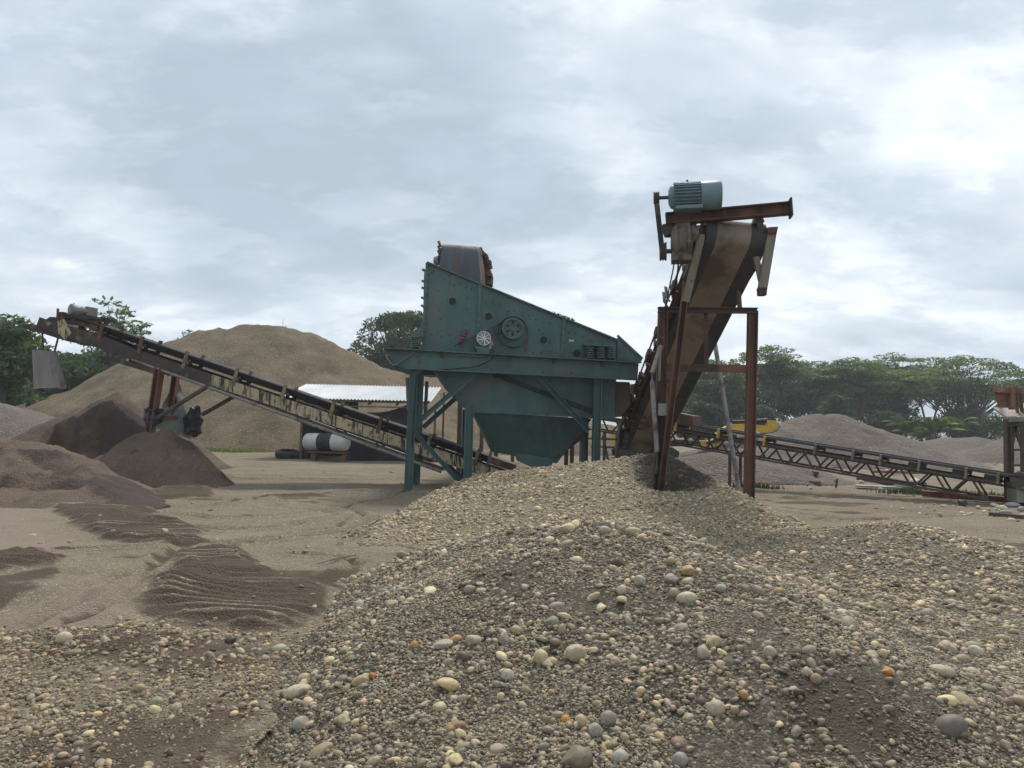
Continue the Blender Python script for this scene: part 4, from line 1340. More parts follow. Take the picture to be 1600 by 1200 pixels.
# ------------------------------------------------------------------ feed conveyor behind the screen
hl, hr = P(692, 402, 19.72), P(751, 406, 19.6)
ctr = (hl + hr) / 2
sd = (hr - hl).normalized()
fdir = Vector((-sd.y, sd.x, 0)).normalized()         # away from the camera
dn = (fdir * math.cos(R(22)) - UP * math.sin(R(22))).normalized()
nn = sd.cross(dn).normalized()
if nn.z < 0:
    nn = -nn
Lf = 12.0
fc = thing('feed_conveyor', (ctr + dn * 6)[:2] + (0,), 'dark belt conveyor whose curved head drops onto the top of the green screen', 'conveyor')
rd = .33


def loopbelt(mb, p0, p1, side, nrm, r, w, strips, n=10):
    """endless belt round two drums at p0 (head) and p1 (tail); side = drum axis, nrm = belt's upper normal; strips = [(s0,s1,mat index)] across"""
    dr_ = (p1 - p0).normalized()
    prof = [p0 - nrm * r + dr_ * 0]
    prof = []
    for k in range(n + 1):
        a = -math.pi / 2 + math.pi * k / n
        prof.append(p0 + nrm * (r * math.sin(a)) - dr_ * (r * math.cos(a)))
    for k in range(n + 1):
        a = math.pi / 2 - math.pi * k / n
        prof.append(p1 + nrm * (r * math.sin(a)) + dr_ * (r * math.cos(a)))
    m = len(prof)
    for s0, s1, mi in strips:
        mb.mi = mi
        vs = []
        for q in prof:
            vs += [q + side * (s0 * w), q + side * (s1 * w)]
        mb.add(vs, [(2 * i, 2 * i + 1, 2 * ((i + 1) % m) + 1, 2 * ((i + 1) % m)) for i in range(m)])
    mb.mi = 0


wf_ = (hr - hl).length
e = MB()
loopbelt(e, ctr, ctr + dn * Lf, sd, nn, rd, wf_, [(-.5, -.08, 0), (-.08, .02, 1), (.02, .38, 0), (.38, .5, 2)])
e.build('belt', [M['belt'], M['rust'], M['belt_dust']], fc, 50)
e = MB(); e.tube(ctr - sd * (wf_ / 2 + .12), ctr + sd * (wf_ / 2 + .2), .06, 12); e.lathe(ctr - sd * (wf_ / 2), sd, [(0, rd - .02), (wf_, rd - .02)], 24); e.build('head_drum', M['rust_dark'], fc, 40)
for s in (-1, 1):
    e = MB(); o = sd * (s * (wf_ / 2 + .06)); e.channel(ctr + o - dn * .15 - nn * .02, ctr + o + dn * Lf, .07, .26, .015, nn, s); e.build('side_frame', M['rust_dark'], fc)
e = MB()
for s in (-1,):
    for k in range(3):
        e.beam(ctr + sd * (s * (wf_ / 2 + .08)) + nn * (.05 + .1 * k) - dn * (.06 * k), ctr + sd * (s * (wf_ / 2 + .16)) + nn * (.2 + .1 * k) - dn * (.06 * k), .05, .05)
e.build('bearing_bracket', M['rust_dark'], fc)
# rubber apron hung over the head drum, flaring towards the screen
e = MB()
W0, W1 = P(692, 400, 19.3), P(751, 404, 19.4)
rows = [((694, 382.5), (749, 387), 19.75), ((692, 381.5), (751, 386.5), 19.55), ((691, 385), (752.5, 390), 19.35), ((689, 397), (754, 402), 19.25), ((686, 418), (757, 423), 19.2), ((683, 450), (759, 455), 19.2)]
vs = []
for off in (0, .03):
    for a, b2, Y in rows:
        p, q = P(*a, Y), P(*b2, Y)
        for t_ in (0, .36, .47, .9, 1):
            vs.append(p.lerp(q, t_) + Vector((0, off, -off * .3)) - Vector((0, .05 * math.sin(t_ * math.pi), 0)))
fs, mi_ = [], []
nr = len(rows)
for j in range(nr - 1):
    for i in range(4):
        a = j * 5 + i
        fs += [(a, a + 1, a + 6, a + 5), (a + nr * 5, a + 5 + nr * 5, a + 6 + nr * 5, a + 1 + nr * 5)]
        mi_ += [1 if i == 1 else (2 if i == 3 else 0)] * 2
for j in range(nr - 1):
    for i in (0, 4):
        a = j * 5 + i
        fs.append((a, a + 5, a + 5 + nr * 5, a + nr * 5)); mi_.append(0)
e.add(vs, fs); e.m = mi_
e.build('rubber_apron', [M['apron'], M['rust_apron'], M['belt_dust']], fc, 60)
# chain case and gear on the right of the head
e = MB()
g0 = P(757, 391, 19.3)
e.prism([P(751, 387, 19.35), P(756, 392, 19.35), P(768, 430, 19.35), P(767, 445, 19.35), P(757, 441, 19.35)], fdir * .35)
e.build('chain_case', M['rust'], fc)
e = MB()
for px, py, w in ((757, 398, .07), (761, 403, .06), (764, 410, .09), (766, 417, .07), (766, 430, .08), (766, 443, .07)):
    e.box(P(px, py, 19.3), w * 1.3, .2, w, (sd, fdir, UP))
e.path([P(758, 396, 19.2), P(762, 399, 19.2), P(762, 406, 19.2), P(760, 408, 19.2)], .02, 6)
e.build('gear_box', M['rust_dark'], fc)
e = MB()
for s in (-1, 1):
    for t_ in (3.5, 8.0):
        p = ctr + dn * t_ + sd * (s * (wf_ / 2 + .06))
        e.beam((p.x, p.y, 0), p, .12, .12, sd)
e.build('leg', M['rust_dark'], fc)
e = MB(); e.lathe(P(684, 407, 20.4), sd, [(-.12, .0), (-.1, .09), (0, .13), (.12, .13)], 20); e.build('bearing_dome', M['motor_blue'], fc, 40)
e = MB(); e.path([P(691, 390, 19.5), P(689, 394, 19.5), P(689.5, 402, 19.5)], .03, 6); e.path([P(687, 388, 19.6), P(690, 397, 19.6)], .03, 6); e.build('scraper_arm', M['rust_dark'], fc)

# ------------------------------------------------------------------ steep discharge conveyor (right)
DC = thing('discharge_conveyor', (4.0, 17.0, 0), 'steep belt conveyor with a grey-blue motor on top above the tan gravel heap', 'conveyor')
hL, hR = P(1098, 374, 13.6), P(1193, 366, 13.35)
tL, tR = P(972, 690, 21.8), P(1032, 690, 21.5)
HC_, TC_ = (hL + hR) / 2, (tL + tR) / 2
ax = (TC_ - HC_).normalized()
sdv = ((hR - hL).normalized() + (tR - tL).normalized()).normalized()
sdv = (sdv - ax * sdv.dot(ax)).normalized()
nv = sdv.cross(ax).normalized()
if nv.z < 0:
    nv = -nv
WB = (hR - hL).length
LB = (TC_ - HC_).length
RDR = .27
e = MB()
loopbelt(e, HC_, TC_, sdv, nv, RDR, WB, [(-.5, -.33, 0), (-.33, -.25, 1), (-.25, .24, 2), (.24, .5, 0)], 14)
e.build('belt', [M['belt'], M['belt_dust'], M['belt_dust']], DC, 50)
e = MB(); e.lathe(HC_ - sdv * (WB / 2 - .01), sdv, [(0, .05), (0, RDR - .015), (WB - .02, RDR - .015), (WB - .02, .05)], 28); e.tube(HC_ - sdv * (WB / 2 + .25), HC_ + sdv * (WB / 2 + .2), .045, 12)
e.build('head_drum', M['rust_dark'], DC, 40)
e = MB(); e.lathe(TC_ - sdv * (WB / 2 - .01), sdv, [(0, .05), (0, RDR - .02), (WB - .02, RDR - .02), (WB - .02, .05)], 20); e.tube(TC_ - sdv * (WB / 2 + .2), TC_ + sdv * (WB / 2 + .2), .045, 12); e.build('tail_drum', M['rust_dark'], DC, 40)


def CV(t, s, n):
    """point on the conveyor: t metres down from the head, s across (-1..1 = belt edges), n above the axis"""
    return HC_ + ax * t + sdv * (s * WB / 2) + nv * n


for s in (-1, 1):
    e = MB()
    e.channel(CV(.55, s * 1.10, -.02), CV(LB + .25, s * 1.10, -.02), .07, .22, .015, nv, s)
    fr = e.build('side_frame', M['rust_dark'] if s > 0 else M['rust'], DC)
    e = MB()
    e.path([CV(.9, s * 1.2, .30), CV(LB - .1, s * 1.2, .30)], .022, 8)
    for k in range(9):
        t = 1.2 + k * (LB - 1.5) / 8
        e.beam(CV(t, s * 1.16, .08), CV(t, s * 1.16, .44), .05, .04, ax)
    e.build('idler_post', M['pale_steel'] if s < 0 else M['rust_dark'], fr)
# lower deck between the frames, carrying and return rollers
e = MB()
for k in range(9):
    t = 1.2 + k * (LB - 1.5) / 8
    e.tube(CV(t, -1.12, .36), CV(t, -.5, .25), .05, 8); e.tube(CV(t, -.5, .25), CV(t, .5, .25), .05, 8); e.tube(CV(t, .5, .25), CV(t, 1.12, .36), .05, 8)
e.build('carrying_roller', M['rust_dark'], DC, 40)
# ladder-like lattice, guards and bent handles on the left side
e = MB()
for k in range(12):
    t = 1.6 + k * (LB - 2) / 12
    e.beam(CV(t, -1.18, -.12), CV(t + .62, -1.18, .28), .03, .04, sdv)
e.build('side_lattice', M['pale_steel'], DC)
e = MB()
for t in (2.3, 2.5, 6.6, 7.3, 7.9):
    e.path([CV(t, -1.2, .1), CV(t - .02, -1.38, .22), CV(t - .05, -1.42, .42), CV(t + .1, -1.3, .52), CV(t + .3, -1.2, .4)], .022, 6)
e.build('cable_hoop', M['pipe_grey'], DC, 60)
e = MB()
for t, a, b3 in ((1.9, .25, .2), (3.1, .3, .14), (3.6, .2, .2), (4.6, .35, .16), (5.6, .2, .12), (6.1, .4, .18), (7.1, .25, .2), (8.0, .3, .15)):
    e.box(CV(t, -1.22, .16), a, .10, b3, (ax, sdv, nv))
for t in (6.9, 7.25, 7.6):
    e.beam(CV(t, -1.1, -.24), CV(t, -.45, -.30), .04, .05, ax)
e.build('bolted_bracket', M['rust'], DC)
e = MB()
e.prism([CV(LB - .9, -1.2, .3), CV(LB + .35, -1.2, .3), CV(LB + .35, -1.2, -.55), CV(LB + .1, -1.2, -.6), CV(LB - .5, -1.2, .0)], -sdv * .06)
for t in (LB - .55, LB - .2, LB - .9):
    e.box(CV(t, -1.0, -.29), .16, .12, .1, (ax, sdv, nv))
e.build('tail_guard', M['rust_dark'], DC)
# pale channel down the left of the head, V bracket on the right
e = MB(); e.channel(P(1095, 371, 13.3), P(1071, 471, 13.55), .13, .12, .015, ax, -1)
e.prism([P(1090, 366, 13.25), P(1101, 366, 13.25), P(1101, 374, 13.25), P(1089, 375, 13.25)], Vector((0, .12, 0)))
e.build('head_channel', M['pale_steel'], DC)
e = MB()
e.beam(P(1207, 357, 13.2), P(1191, 452, 13.2), .15, .08, Vector((0, 1, 0)))
e.beam(P(1181, 402, 13.35), P(1193, 452, 13.25), .10, .07, Vector((0, 1, 0)))
v0 = e.build('scraper_bracket', M['pale_steel'], DC)
e = MB(); e.prism([P(1186, 449, 13.1), P(1199, 449, 13.1), P(1198, 461, 13.1), P(1187, 461, 13.1)], Vector((0, .14, 0)))
e.prism([P(1200, 355, 13.1), P(1216, 354, 13.1), P(1214, 363, 13.1), P(1200, 364, 13.1)], Vector((0, .14, 0)))
e.build('bracket_shoe', M['rust'], v0)
# side cheeks that carry the head drum
for s in (-1, 1):
    e = MB()
    e.prism([CV(-.12, s * 1.08, .16), CV(-.12, s * 1.08, -.14), CV(.5, s * 1.08, -.22), CV(1.3, s * 1.08, -.13), CV(1.3, s * 1.08, .12)], sdv * (s * .03))
    e.lathe(CV(0, s * 1.08, 0), sdv * s, [(0, .12), (.1, .12), (.12, .06), (.16, .06)], 16)
    e.build('head_cheek', M['rust_dark'], DC, 40)
# motor beam with end plate, posts
bl, br = P(1040, 343, 13.35), P(1235, 325.5, 13.0)
mbx = (br - bl).normalized()
mbu = (UP - mbx * UP.dot(mbx)).normalized()
mby = mbu.cross(mbx)
e = MB(); e.ibeam(bl, br, .22, .2, .022, mbu)
beam = e.build('motor_beam', M['rust'], DC)
e = MB(); e.box(br, .03, .27, .31, (mbx, mby, mbu)); e.build('end_plate', M['rust'], beam)
e = MB()
e.prism([P(1036, 350, 13.3), P(1090, 346, 13.3), P(1084, 366, 13.3), P(1043, 366, 13.3)], Vector((0, .25, 0)))
e.prism([P(1178, 348, 13.15), P(1195, 346, 13.15), P(1190, 336, 13.15), P(1182, 337, 13.15)], Vector((0, .2, 0)))
e.beam(P(1187, 338, 13.2), P(1188, 372, 13.3), .13, .1, mbx)
e.beam(P(1062, 345, 13.5), P(1090, 372, 13.6), .2, .2, mbx)
e.prism([P(1068, 352, 13.45), P(1102, 352, 13.45), P(1100, 372, 13.45), P(1082, 404, 13.45), P(1068, 404, 13.45)], Vector((0, .06, 0)))
e.build('beam_bracket', M['rust_dark'], DC)
# electric motor
m0, m1 = P(1044, 308.5, 13.15), P(1128, 304.5, 13.0)
mx = (m1 - m0).normalized()
Lm = (m1 - m0).length
e = MB()
e.lathe(m0, mx, [(0, .06), (.005, .12), (.04, .19), (.07, .205), (Lm * .62, .205)], 30)
mo = e.build('electric_motor', M['motor_blue'], DC, 35)
e = MB()
mu = (UP - mx * UP.dot(mx)).normalized(); ms = mu.cross(mx)
for k in range(26):
    a = 2 * math.pi * k / 26
    r = mu * math.sin(a) + ms * math.cos(a)
    e.box(m0 + mx * (.08 + (Lm * .62 - .08) / 2) + r * .222, Lm * .62 - .1, .012, .05, (mx, r.cross(mx), r))
e.build('cooling_fin', M['motor_blue'], mo)
e = MB(); e.lathe(m0 + mx * (Lm * .62 - .01), mx, [(0, .205), (0, .243), (Lm * .34, .246), (Lm * .38, .225), (Lm * .385, .12), (Lm * .36, .1), (Lm * .36, 0)], 32); e.build('fan_cowl', M['motor_blue'], mo, 35)
e = MB(); e.box(m0 + mx * (Lm * .38) - mu * .22, Lm * .5, .34, .06, (mx, ms, mu)); e.tube(m0 + mx * (Lm * .36) + mu * .2, m0 + mx * (Lm * .36) + mu * .29, .02, 8)
e.build('motor_foot', M['motor_blue'], mo)
e = MB(); e.tube(m0 - mx * .2, m0 + mx * .02, .032, 12)
ps = m0 - mx * .19
e.lathe(ps + mx * .04, -mx, [(0, .03), (0, .10), (.015, .11), (.03, .09), (.05, .11), (.07, .09), (.085, .11), (.1, .1), (.1, .0)], 24)
e.build('motor_pulley', M['rust_dark'], DC, 35)
pg = P(1036, 393, 13.3)
e = MB(); e.lathe(pg + mx * .06, -mx, [(0, .03), (0, .155), (.02, .165), (.04, .14), (.06, .165), (.08, .14), (.1, .165), (.12, .155), (.12, 0)], 28); e.tube(pg, pg + mx * .3, .04, 10)
e.build('gear_pulley', M['rust_dark'], DC, 35)
e = MB()
for k in range(3):
    o = mx * (.015 - .03 * k)
    for s in (-1, 1):
        e.beam(ps + o + ms * (s * .09), pg + o + ms * (s * .145), .014, .018, mx)
e.build('drive_belt', M['black'], DC)
# gearbox
g0 = P(1048, 380, 13.4)
e = MB()
e.lathe(g0, mx, [(0, .08), (.01, .24), (.05, .29), (.07, .32), (.11, .32), (.12, .285), (.27, .285), (.28, .32), (.32, .32), (.34, .25), (.37, .12)], 26)
e.box(g0 + mx * .18 - mu * .26, .34, .4, .16, (mx, ms, mu))
e.box(g0 + mx * .2 + mu * .26, .26, .3, .12, (mx, ms, mu))
e.lathe(g0 + mx * .17 + mu * .22, mx, [(-.13, 0), (-.13, .1), (.1, .1), (.1, 0)], 18)
gb_ = e.build('gearbox', M['gear_tan'], DC, 35)
e = MB(); gd_ = P(1080, 366, 13.3); e.lathe(gd_ - mx * .1, mx, [(0, 0), (.02, .1), (.08, .15), (.15, .15), (.22, .11), (.25, 0)], 22); e.build('bearing_dome', M['gear_tan'], gb_, 40)
e = MB(); e.path([P(1060, 411, 13.4), P(1059, 425, 13.45), P(1055, 450, 13.7), P(1051, 480, 14.5)], .016, 6); e.build('cable', M['black'], DC, 60)
# trestle that carries the conveyor
def gz(p):
    return float(top_z(np.array([p[0]]), np.array([p[1]]))[0])


LY = 14.2
lt, rt = P(1036, 485, LY), P(1176, 486, LY)
lb_ = P(1027.5, 778, LY); rb_ = P(1170, 797, LY)
tr = []
for t_, b2 in ((lt, lb_), (rt, rb_)):
    e = MB(); foot = Vector((b2.x, b2.y, gz(b2) - .12)); e.ibeam(foot, t_, .15, .17, .02, Vector((1, 0, 0))); tr.append(e.build('leg', M['rust'], DC))
e = MB(); e.ibeam(P(1028, 484, LY) , P(1183, 485.5, LY), .14, .10, .018); e.build('cross_beam', M['rust_dark'], DC)
e = MB(); e.beam(P(1034, 574, LY + .02), P(1172, 576.5, LY + .02), .10, .14); e.build('cross_beam', M['rust'], DC)
e = MB(); e.channel(P(1073, 440, 13.95), P(1032, 766, 14.1), .10, .12, .02, Vector((1, 0, 0))); e.build('diagonal_strut', M['rust'], DC)
e = MB(); e.beam(P(1103, 487, LY + .05), P(1103, 570, LY + .05), .05, .07, Vector((1, 0, 0))); e.beam(P(1156, 484, 14.2), P(1154, 455, 14.2), .07, .07, Vector((1, 0, 0))); e.build('hanger_bar', M['rust'], DC)
e = MB(); e.path([P(1033, 540, 14.1), P(1019, 582, 14.1), P(1019, 600, 14.1), P(1027, 706, 14.1), P(1026, 740, 14.1)], .045, 8); e.build('conduit_pipe', M['pipe_grey'], DC, 50)
e = MB(); e.beam(P(1031, 545, 14.08), P(1030, 595, 14.08), .04, .05, Vector((1, 0, 0))); e.build('timber_shim', M['pale_steel'], DC)
rp1, rp2 = P(1117, 537, 18.6), P(1158, 742, 18.0)
e = MB(); e.tube((rp2.x, rp2.y, gz(rp2) - .1), rp1, .055, 10); e.build('rear_prop', M['pipe_grey'], DC, 40)

e = MB()
e.path([m0 + mx * .3 + mu * .2 - ms * .0, P(1075, 318, 13.5), P(1066, 336, 13.55), P(1060, 360, 13.75), P(1052, 420, 13.9), P(1040, 478, 14.1), P(1041, 560, 14.25), P(1036, 640, 14.25), P(1034, 740, 14.25)], .014, 6)
e.build('power_cable', M['black'], DC, 60)
e = MB(); e.box(P(1035, 640, 14.08), .16, .08, .22); e.build('junction_box', M['pipe_grey'], DC)
e = MB()
cp = GP(769, 540, -.02)
e.path([cp, GP(772, 552, -.07), GP(768, 562, -.12), GP(752, 570, -.11), GP(735, 574, -.1), GP(700, 577, -.1), GP(660, 578, -.1), GP(651, 590, -.06), GP(647, 640, -.04), GP(644, 700, -.04)], .014, 6)
e.build('power_cable', M['black'], plant, 60)
# ------------------------------------------------------------------ left conveyor
LP0 = Plane(P(400, 620, 19.2), R(0))          # near face of its frame
LBK = Vector((0, 1, 0))
LC = thing('sand_conveyor', (-6.5, 19.7, 0), 'long belt conveyor with stained yellow channels climbing from under the green hopper', 'conveyor')
WD = .95


def l_on(x, y, d=0.0):
    return LP0(x, y, 0) + LBK * d


def yl(x, y0, k):   # a line through (400, y0) of slope k in the photograph
    return y0 + (x - 400) * k


XT, XH = 800, 72
# channel frame: grimy at the head, stained yellow lower down
def chan(xa, xb, mat, nm='side_channel'):
    e = MB()
    for d in (0, WD):
        p, q = l_on(xa, yl(xa, 616.5, .332), d), l_on(xb, yl(xb, 616.5, .332), d)
        e.channel(p, q, .07, .27, .015, UP, -1 if d else 1)
    return e.build(nm, M[mat], LC)


c1 = chan(806, 330, 'stain_yellow')
c2 = chan(330, 60, 'stain_dark')
e = MB()
for d in (0.0, WD):
    e.tube(l_on(690, 737, d), l_on(207, 562, d), .042, 10)
e.build('bottom_chord', M['pipe_grey'], LC, 40)
e = MB()
for d in (0.0, WD):
    for x in range(215, 700, 62):
        e.beam(l_on(x, yl(x, 625, .332), d), l_on(x + 4, 562 + (x + 4 - 207) * .3623, d), .05, .05, Vector((1, 0, 0)))
    e.beam(l_on(130, 520, d), l_on(207, 561, d), .06, .08)
    e.beam(l_on(172, 560, d), l_on(240, 580, d), .05, .12)
e.build('chord_post', M['stain_dark'], LC)
# belt: upper (carrying) run troughed on idlers, lower return run
dirv = (l_on(700, yl(700, 594, .338)) - l_on(100, yl(100, 594, .338))).normalized()
e = MB()
pa, pb = l_on(97, yl(97, 594, .338)), l_on(806, yl(806, 594, .338))
nL = Vector((dirv.z, 0, -dirv.x));  nL = nL if nL.z > 0 else -nL
prof = [(-.05, .12), (.0, .10), (.22, -.03), (.70, -.03), (.95, .10), (1.0, .12), (1.0, .10), (.95, .075), (.70, -.06), (.22, -.06), (.0, .075), (-.05, .10)]
vs = [q + LBK * a + nL * (b3 - .05) for q in (pa, pb) for a, b3 in prof]
n_ = len(prof)
e.add(vs, [(i, (i + 1) % n_, n_ + (i + 1) % n_, n_ + i) for i in range(n_)] + [tuple(range(n_)), tuple(range(2 * n_ - 1, n_ - 1, -1))])
e.build('belt', M['belt'], LC)
e = MB(); e.beam(l_on(92, 520) + LBK * .475, l_on(806, 756) + LBK * .475, .8, .015); e.build('return_belt', M['belt'], LC)
for i, x in enumerate((160, 222, 292, 370, 445, 521, 595, 672, 746)):
    e = MB()
    for d in (-.03, WD + .03):
        t0 = l_on(x + 2, yl(x, 586, .338), d)
        b0 = l_on(x - 5, yl(x, 612, .332), d)
        e.beam(t0, b0, .05, .09, Vector((1, 0, 0)))
    br_ = e.build('idler_bracket', M['yellow_dull'] if i not in (0, 1, 6) else M['rust'], LC)
    e = MB()
    m = l_on(x + 4, yl(x, 600, .338))
    e.tube(m - nL * .0, m + LBK * .22 - nL * .14, .05, 8); e.tube(m + LBK * .22 - nL * .14, m + LBK * .72 - nL * .14, .05, 8); e.tube(m + LBK * .72 - nL * .14, m + LBK * .95, .05, 8)
    e.build('idler_roller', M['stain_dark'], br_, 40)
# head: drum, cheek plates, projecting arms, drive
hd = l_on(80, 507)
e = MB(); e.lathe(hd + LBK * .05, LBK, [(0, .05), (0, .20), (.85, .20), (.85, .05)], 24); e.tube(hd - LBK * .12, hd + LBK * 1.1, .05, 10); e.build('head_drum', M['plate_grey'], LC, 40)
for d in (0, WD):
    e = MB()
    e.prism([l_on(37, 508, d), l_on(36, 512, d), l_on(66, 521, d), l_on(104, 533, d), l_on(152, 543, d), l_on(200, 560, d), l_on(200, 540, d), l_on(140, 517, d), l_on(96, 510, d), l_on(66, 512, d), l_on(50, 505, d)], LBK * .03)
    e.prism([l_on(68, 513, d), l_on(70, 500, d), l_on(78, 495, d), l_on(94, 496, d), l_on(104, 510, d)], LBK * .03)
    e.build('head_cheek', M['stain_dark'], LC)
e = MB()
e.prism([l_on(91, 502, -.04), l_on(101, 499, -.04), l_on(113, 520, -.04), l_on(104, 533, -.04), l_on(92, 520, -.04)], LBK * .05)
e.build('crusted_plate', M['stain_yellow'], LC)
e = MB()
e.box(l_on(42, 511, .5), .3, .9, .12, (dirv, LBK, nL)); e.box(l_on(95, 497, .1), .13, .16, .32); e.box(l_on(146, 509, .1), .22, .2, .22); e.box(l_on(91, 489, -.02), .04, .05, .22)
e.build('rusty_lug', M['rust'], LC)
e = MB()
e.beam(l_on(97, 494.5, .25), l_on(168, 497.5, .25), .5, .05); e.beam(l_on(120, 497.5, .1), l_on(166, 499.5, .1), .12, .1); e.beam(l_on(92, 492, .25), l_on(125, 492, .25), .42, .03)
e.beam(l_on(164, 498, .1), l_on(161, 508, .1), .08, .08, Vector((1, 0, 0))); e.beam(l_on(112, 496, .1), l_on(113, 506, .1), .08, .08, Vector((1, 0, 0)))
e.beam(l_on(92, 501, .1), l_on(146, 507.5, .1), .06, .12)
e.build('motor_platform', M['stain_dark'], LC)
mdir = Vector((.55, .83, -.05)).normalized()
mm = l_on(107, 482.5, .05)
e = MB(); e.lathe(mm, mdir, [(0, 0), (0, .10), (.02, .14), (.07, .145), (.08, .135), (.42, .135), (.44, .12), (.5, .07), (.5, .0)], 24); e.box(mm + mdir * .25 - UP * .13, .3, .24, .04, (mdir, mdir.cross(UP).normalized(), UP))
mo2 = e.build('electric_motor', M['motor_grey'], LC, 35)
e = MB(); e.box(mm + mdir * .50 + UP * .02, .28, .25, .22, (mdir, mdir.cross(UP).normalized(), UP)); e.tube(mm + mdir * .1 + UP * .12, mm + mdir * .1 + UP * .18, .015, 6); e.build('gear_case', M['plate_grey'], mo2)
e = MB()
for x, l_ in ((99, 9), (103, 6), (112, 8), (118, 5), (128, 6), (143, 5), (155, 4)):
    e.path([l_on(x, yl(x, 628, .345), -.03), l_on(x - 1, yl(x, 628, .345) + l_, -.03)], .01, 5)
e.build('caked_dirt', M['stain_dark'], LC)
# legs and struts
e = MB(); e.ibeam(l_on(231, 690, .05), l_on(248, 574, .05), .30, .14, .02, Vector((1, 0, 0))); e.build('leg', M['rust_red'], LC)
e = MB(); e.ibeam(P(263, 690, 20.3), P(275, 585, 20.3), .22, .14, .02, Vector((1, 0, 0))); e.build('leg', M['rust_red'], LC)
e = MB(); e.tube(l_on(325, 603, .0), l_on(228, 664, .0), .055, 8); e.build('strut', M['rust_dark'], LC, 40)
e = MB(); e.tube(l_on(352, 613, .95), l_on(292, 647, .95), .055, 8); e.build('strut', M['rust_dark'], LC, 40)
e = MB(); e.tube(l_on(232, 658, -.02), l_on(225, 700, -.02), .05, 8); e.beam(l_on(234, 652), P(276, 652, 20.3), .08, .08); e.build('cross_brace', M['rust'], LC)
e = MB()
e.box(l_on(792, 748, .47), .5, .9, .3, (dirv, LBK, nL)); e.build('tail_box', M['rust_dark'], LC)
e = MB(); e.prism([l_on(763, 713, -.06), l_on(806, 727, -.06), l_on(806, 737, -.06), l_on(763, 722, -.06)], LBK * 1.05); e.build('skirt_board', M['rust'], LC)

# plate hung from the head
hp = [l_on(46, 547, .1), l_on(85, 549, .1), l_on(100, 606, .1), l_on(49, 607, .1)]
t = thing('hanging_plate', ((hp[2] + hp[3]) / 2)[:], 'bent grey steel plate hanging on chains from the head of the stained conveyor', 'steel plate')
e = MB()
vs = []
for off in (0, .014):
    for p_, q_ in ((hp[0], hp[1]), (hp[3], hp[2])):
        for i in range(11):
            u = i / 10
            vs.append(p_.lerp(q_, u) - LBK * (.30 * math.sin(math.pi * u) - off))
fs = []
for i in range(10):
    fs += [(i, i + 1, i + 12, i + 11), (22 + i, 33 + i, 34 + i, 23 + i), (i, 22 + i, 23 + i, i + 1), (11 + i, 12 + i, 34 + i, 33 + i)]
fs += [(0, 11, 33, 22), (10, 32, 43, 21)]
e.add(vs, fs); e.build('plate', M['plate_grey'], t, 40)
e = MB(); e.path([p_ for p_ in (hp[3].lerp(hp[2], i / 10) - LBK * (.31 * math.sin(math.pi * i / 10)) for i in range(11))], .016, 6); e.build('rolled_rim', M['pipe_grey'], t, 60)
for a, b2 in (((63, 519), (65, 549)), ((88, 527), (82, 550))):
    e = MB()
    p, q = l_on(*a, .08), l_on(*b2, .08)
    n_ = 9
    for i in range(n_):
        c = p.lerp(q, (i + .5) / n_)
        e.beam(c + (p - q).normalized() * .035, c - (p - q).normalized() * .035, .05 if i % 2 else .015, .015 if i % 2 else .05)
    e.build('chain', M['rust_dark'], t)

# plastic and cloth wrapped round the legs
def blob(name, c, sx, sy, sz, mat, seed, label, cat):
    v, f = ICO[3]
    v = v * (1 + .28 * np.array([math.sin(3.1 * a + seed) * math.cos(4.3 * b2 + seed) + .5 * math.sin(9 * cc + seed * 2) for a, b2, cc in v]))[:, None]
    g = np.random.default_rng(seed)
    v = v * (1 + g.normal(0, .05, len(v)))[:, None]
    v = v * np.array([sx, sy, sz])
    o = fastmesh(name, v, f, mat, None, False)
    o.location = c
    return tag(o, label, cat)


blob('plastic_bag', P(302, 661, 20.4), .22, .2, .38, M['plastic_black'], 3, 'crumpled black plastic bag caught on the far conveyor strut', 'plastic bag')
blob('plastic_wrap', l_on(236, 650, .08), .22, .2, .27, M['plastic_black'], 8, 'black plastic tied round the foot of the near red leg', 'plastic sheet')
# grey tarpaulin slung from the far leg
def cloth(name, corners, nu, nv_, sag, fold, mat, label, cat, seed=0, thick=.012, parent=None):
    """a hanging sheet between corners tl, tr, br, bl with soft folds and a sagging upper edge"""
    tl, tr_, br_, bl_ = [Vector(q) for q in corners]
    nrm = (tr_ - tl).cross(bl_ - tl).normalized()
    V = []
    for j in range(nv_ + 1):
        for i in range(nu + 1):
            u, w = i / nu, j / nv_
            p = tl.lerp(tr_, u).lerp(bl_.lerp(br_, u), w)
            p = p - UP * (sag * 4 * u * (1 - u) * (1 - w))
            nz = float(fbm(np.array([u * 5 + seed]), np.array([w * 2.5 + seed * 3]), 3, seed)[0])
            p = p + nrm * (fold * nz * 1.5)
            V.append(p)
    F = [(j * (nu + 1) + i, j * (nu + 1) + i + 1, (j + 1) * (nu + 1) + i + 1, (j + 1) * (nu + 1) + i) for j in range(nv_) for i in range(nu)]
    nvv = len(V)
    V2 = V + [q + nrm * thick for q in V]
    F2 = F + [tuple(k + nvv for k in reversed(f)) for f in F]
    rim = [i for i in range(nu + 1)] + [(j * (nu + 1) + nu) for j in range(1, nv_ + 1)] + [nv_ * (nu + 1) + i for i in range(nu - 1, -1, -1)] + [j * (nu + 1) for j in range(nv_ - 1, 0, -1)]
    for a, b2 in zip(rim, rim[1:] + rim[:1]):
        F2.append((a, b2, b2 + nvv, a + nvv))
    o = link(name, V2, F2, mat, parent, 60)
    return o if parent else tag(o, label, cat)


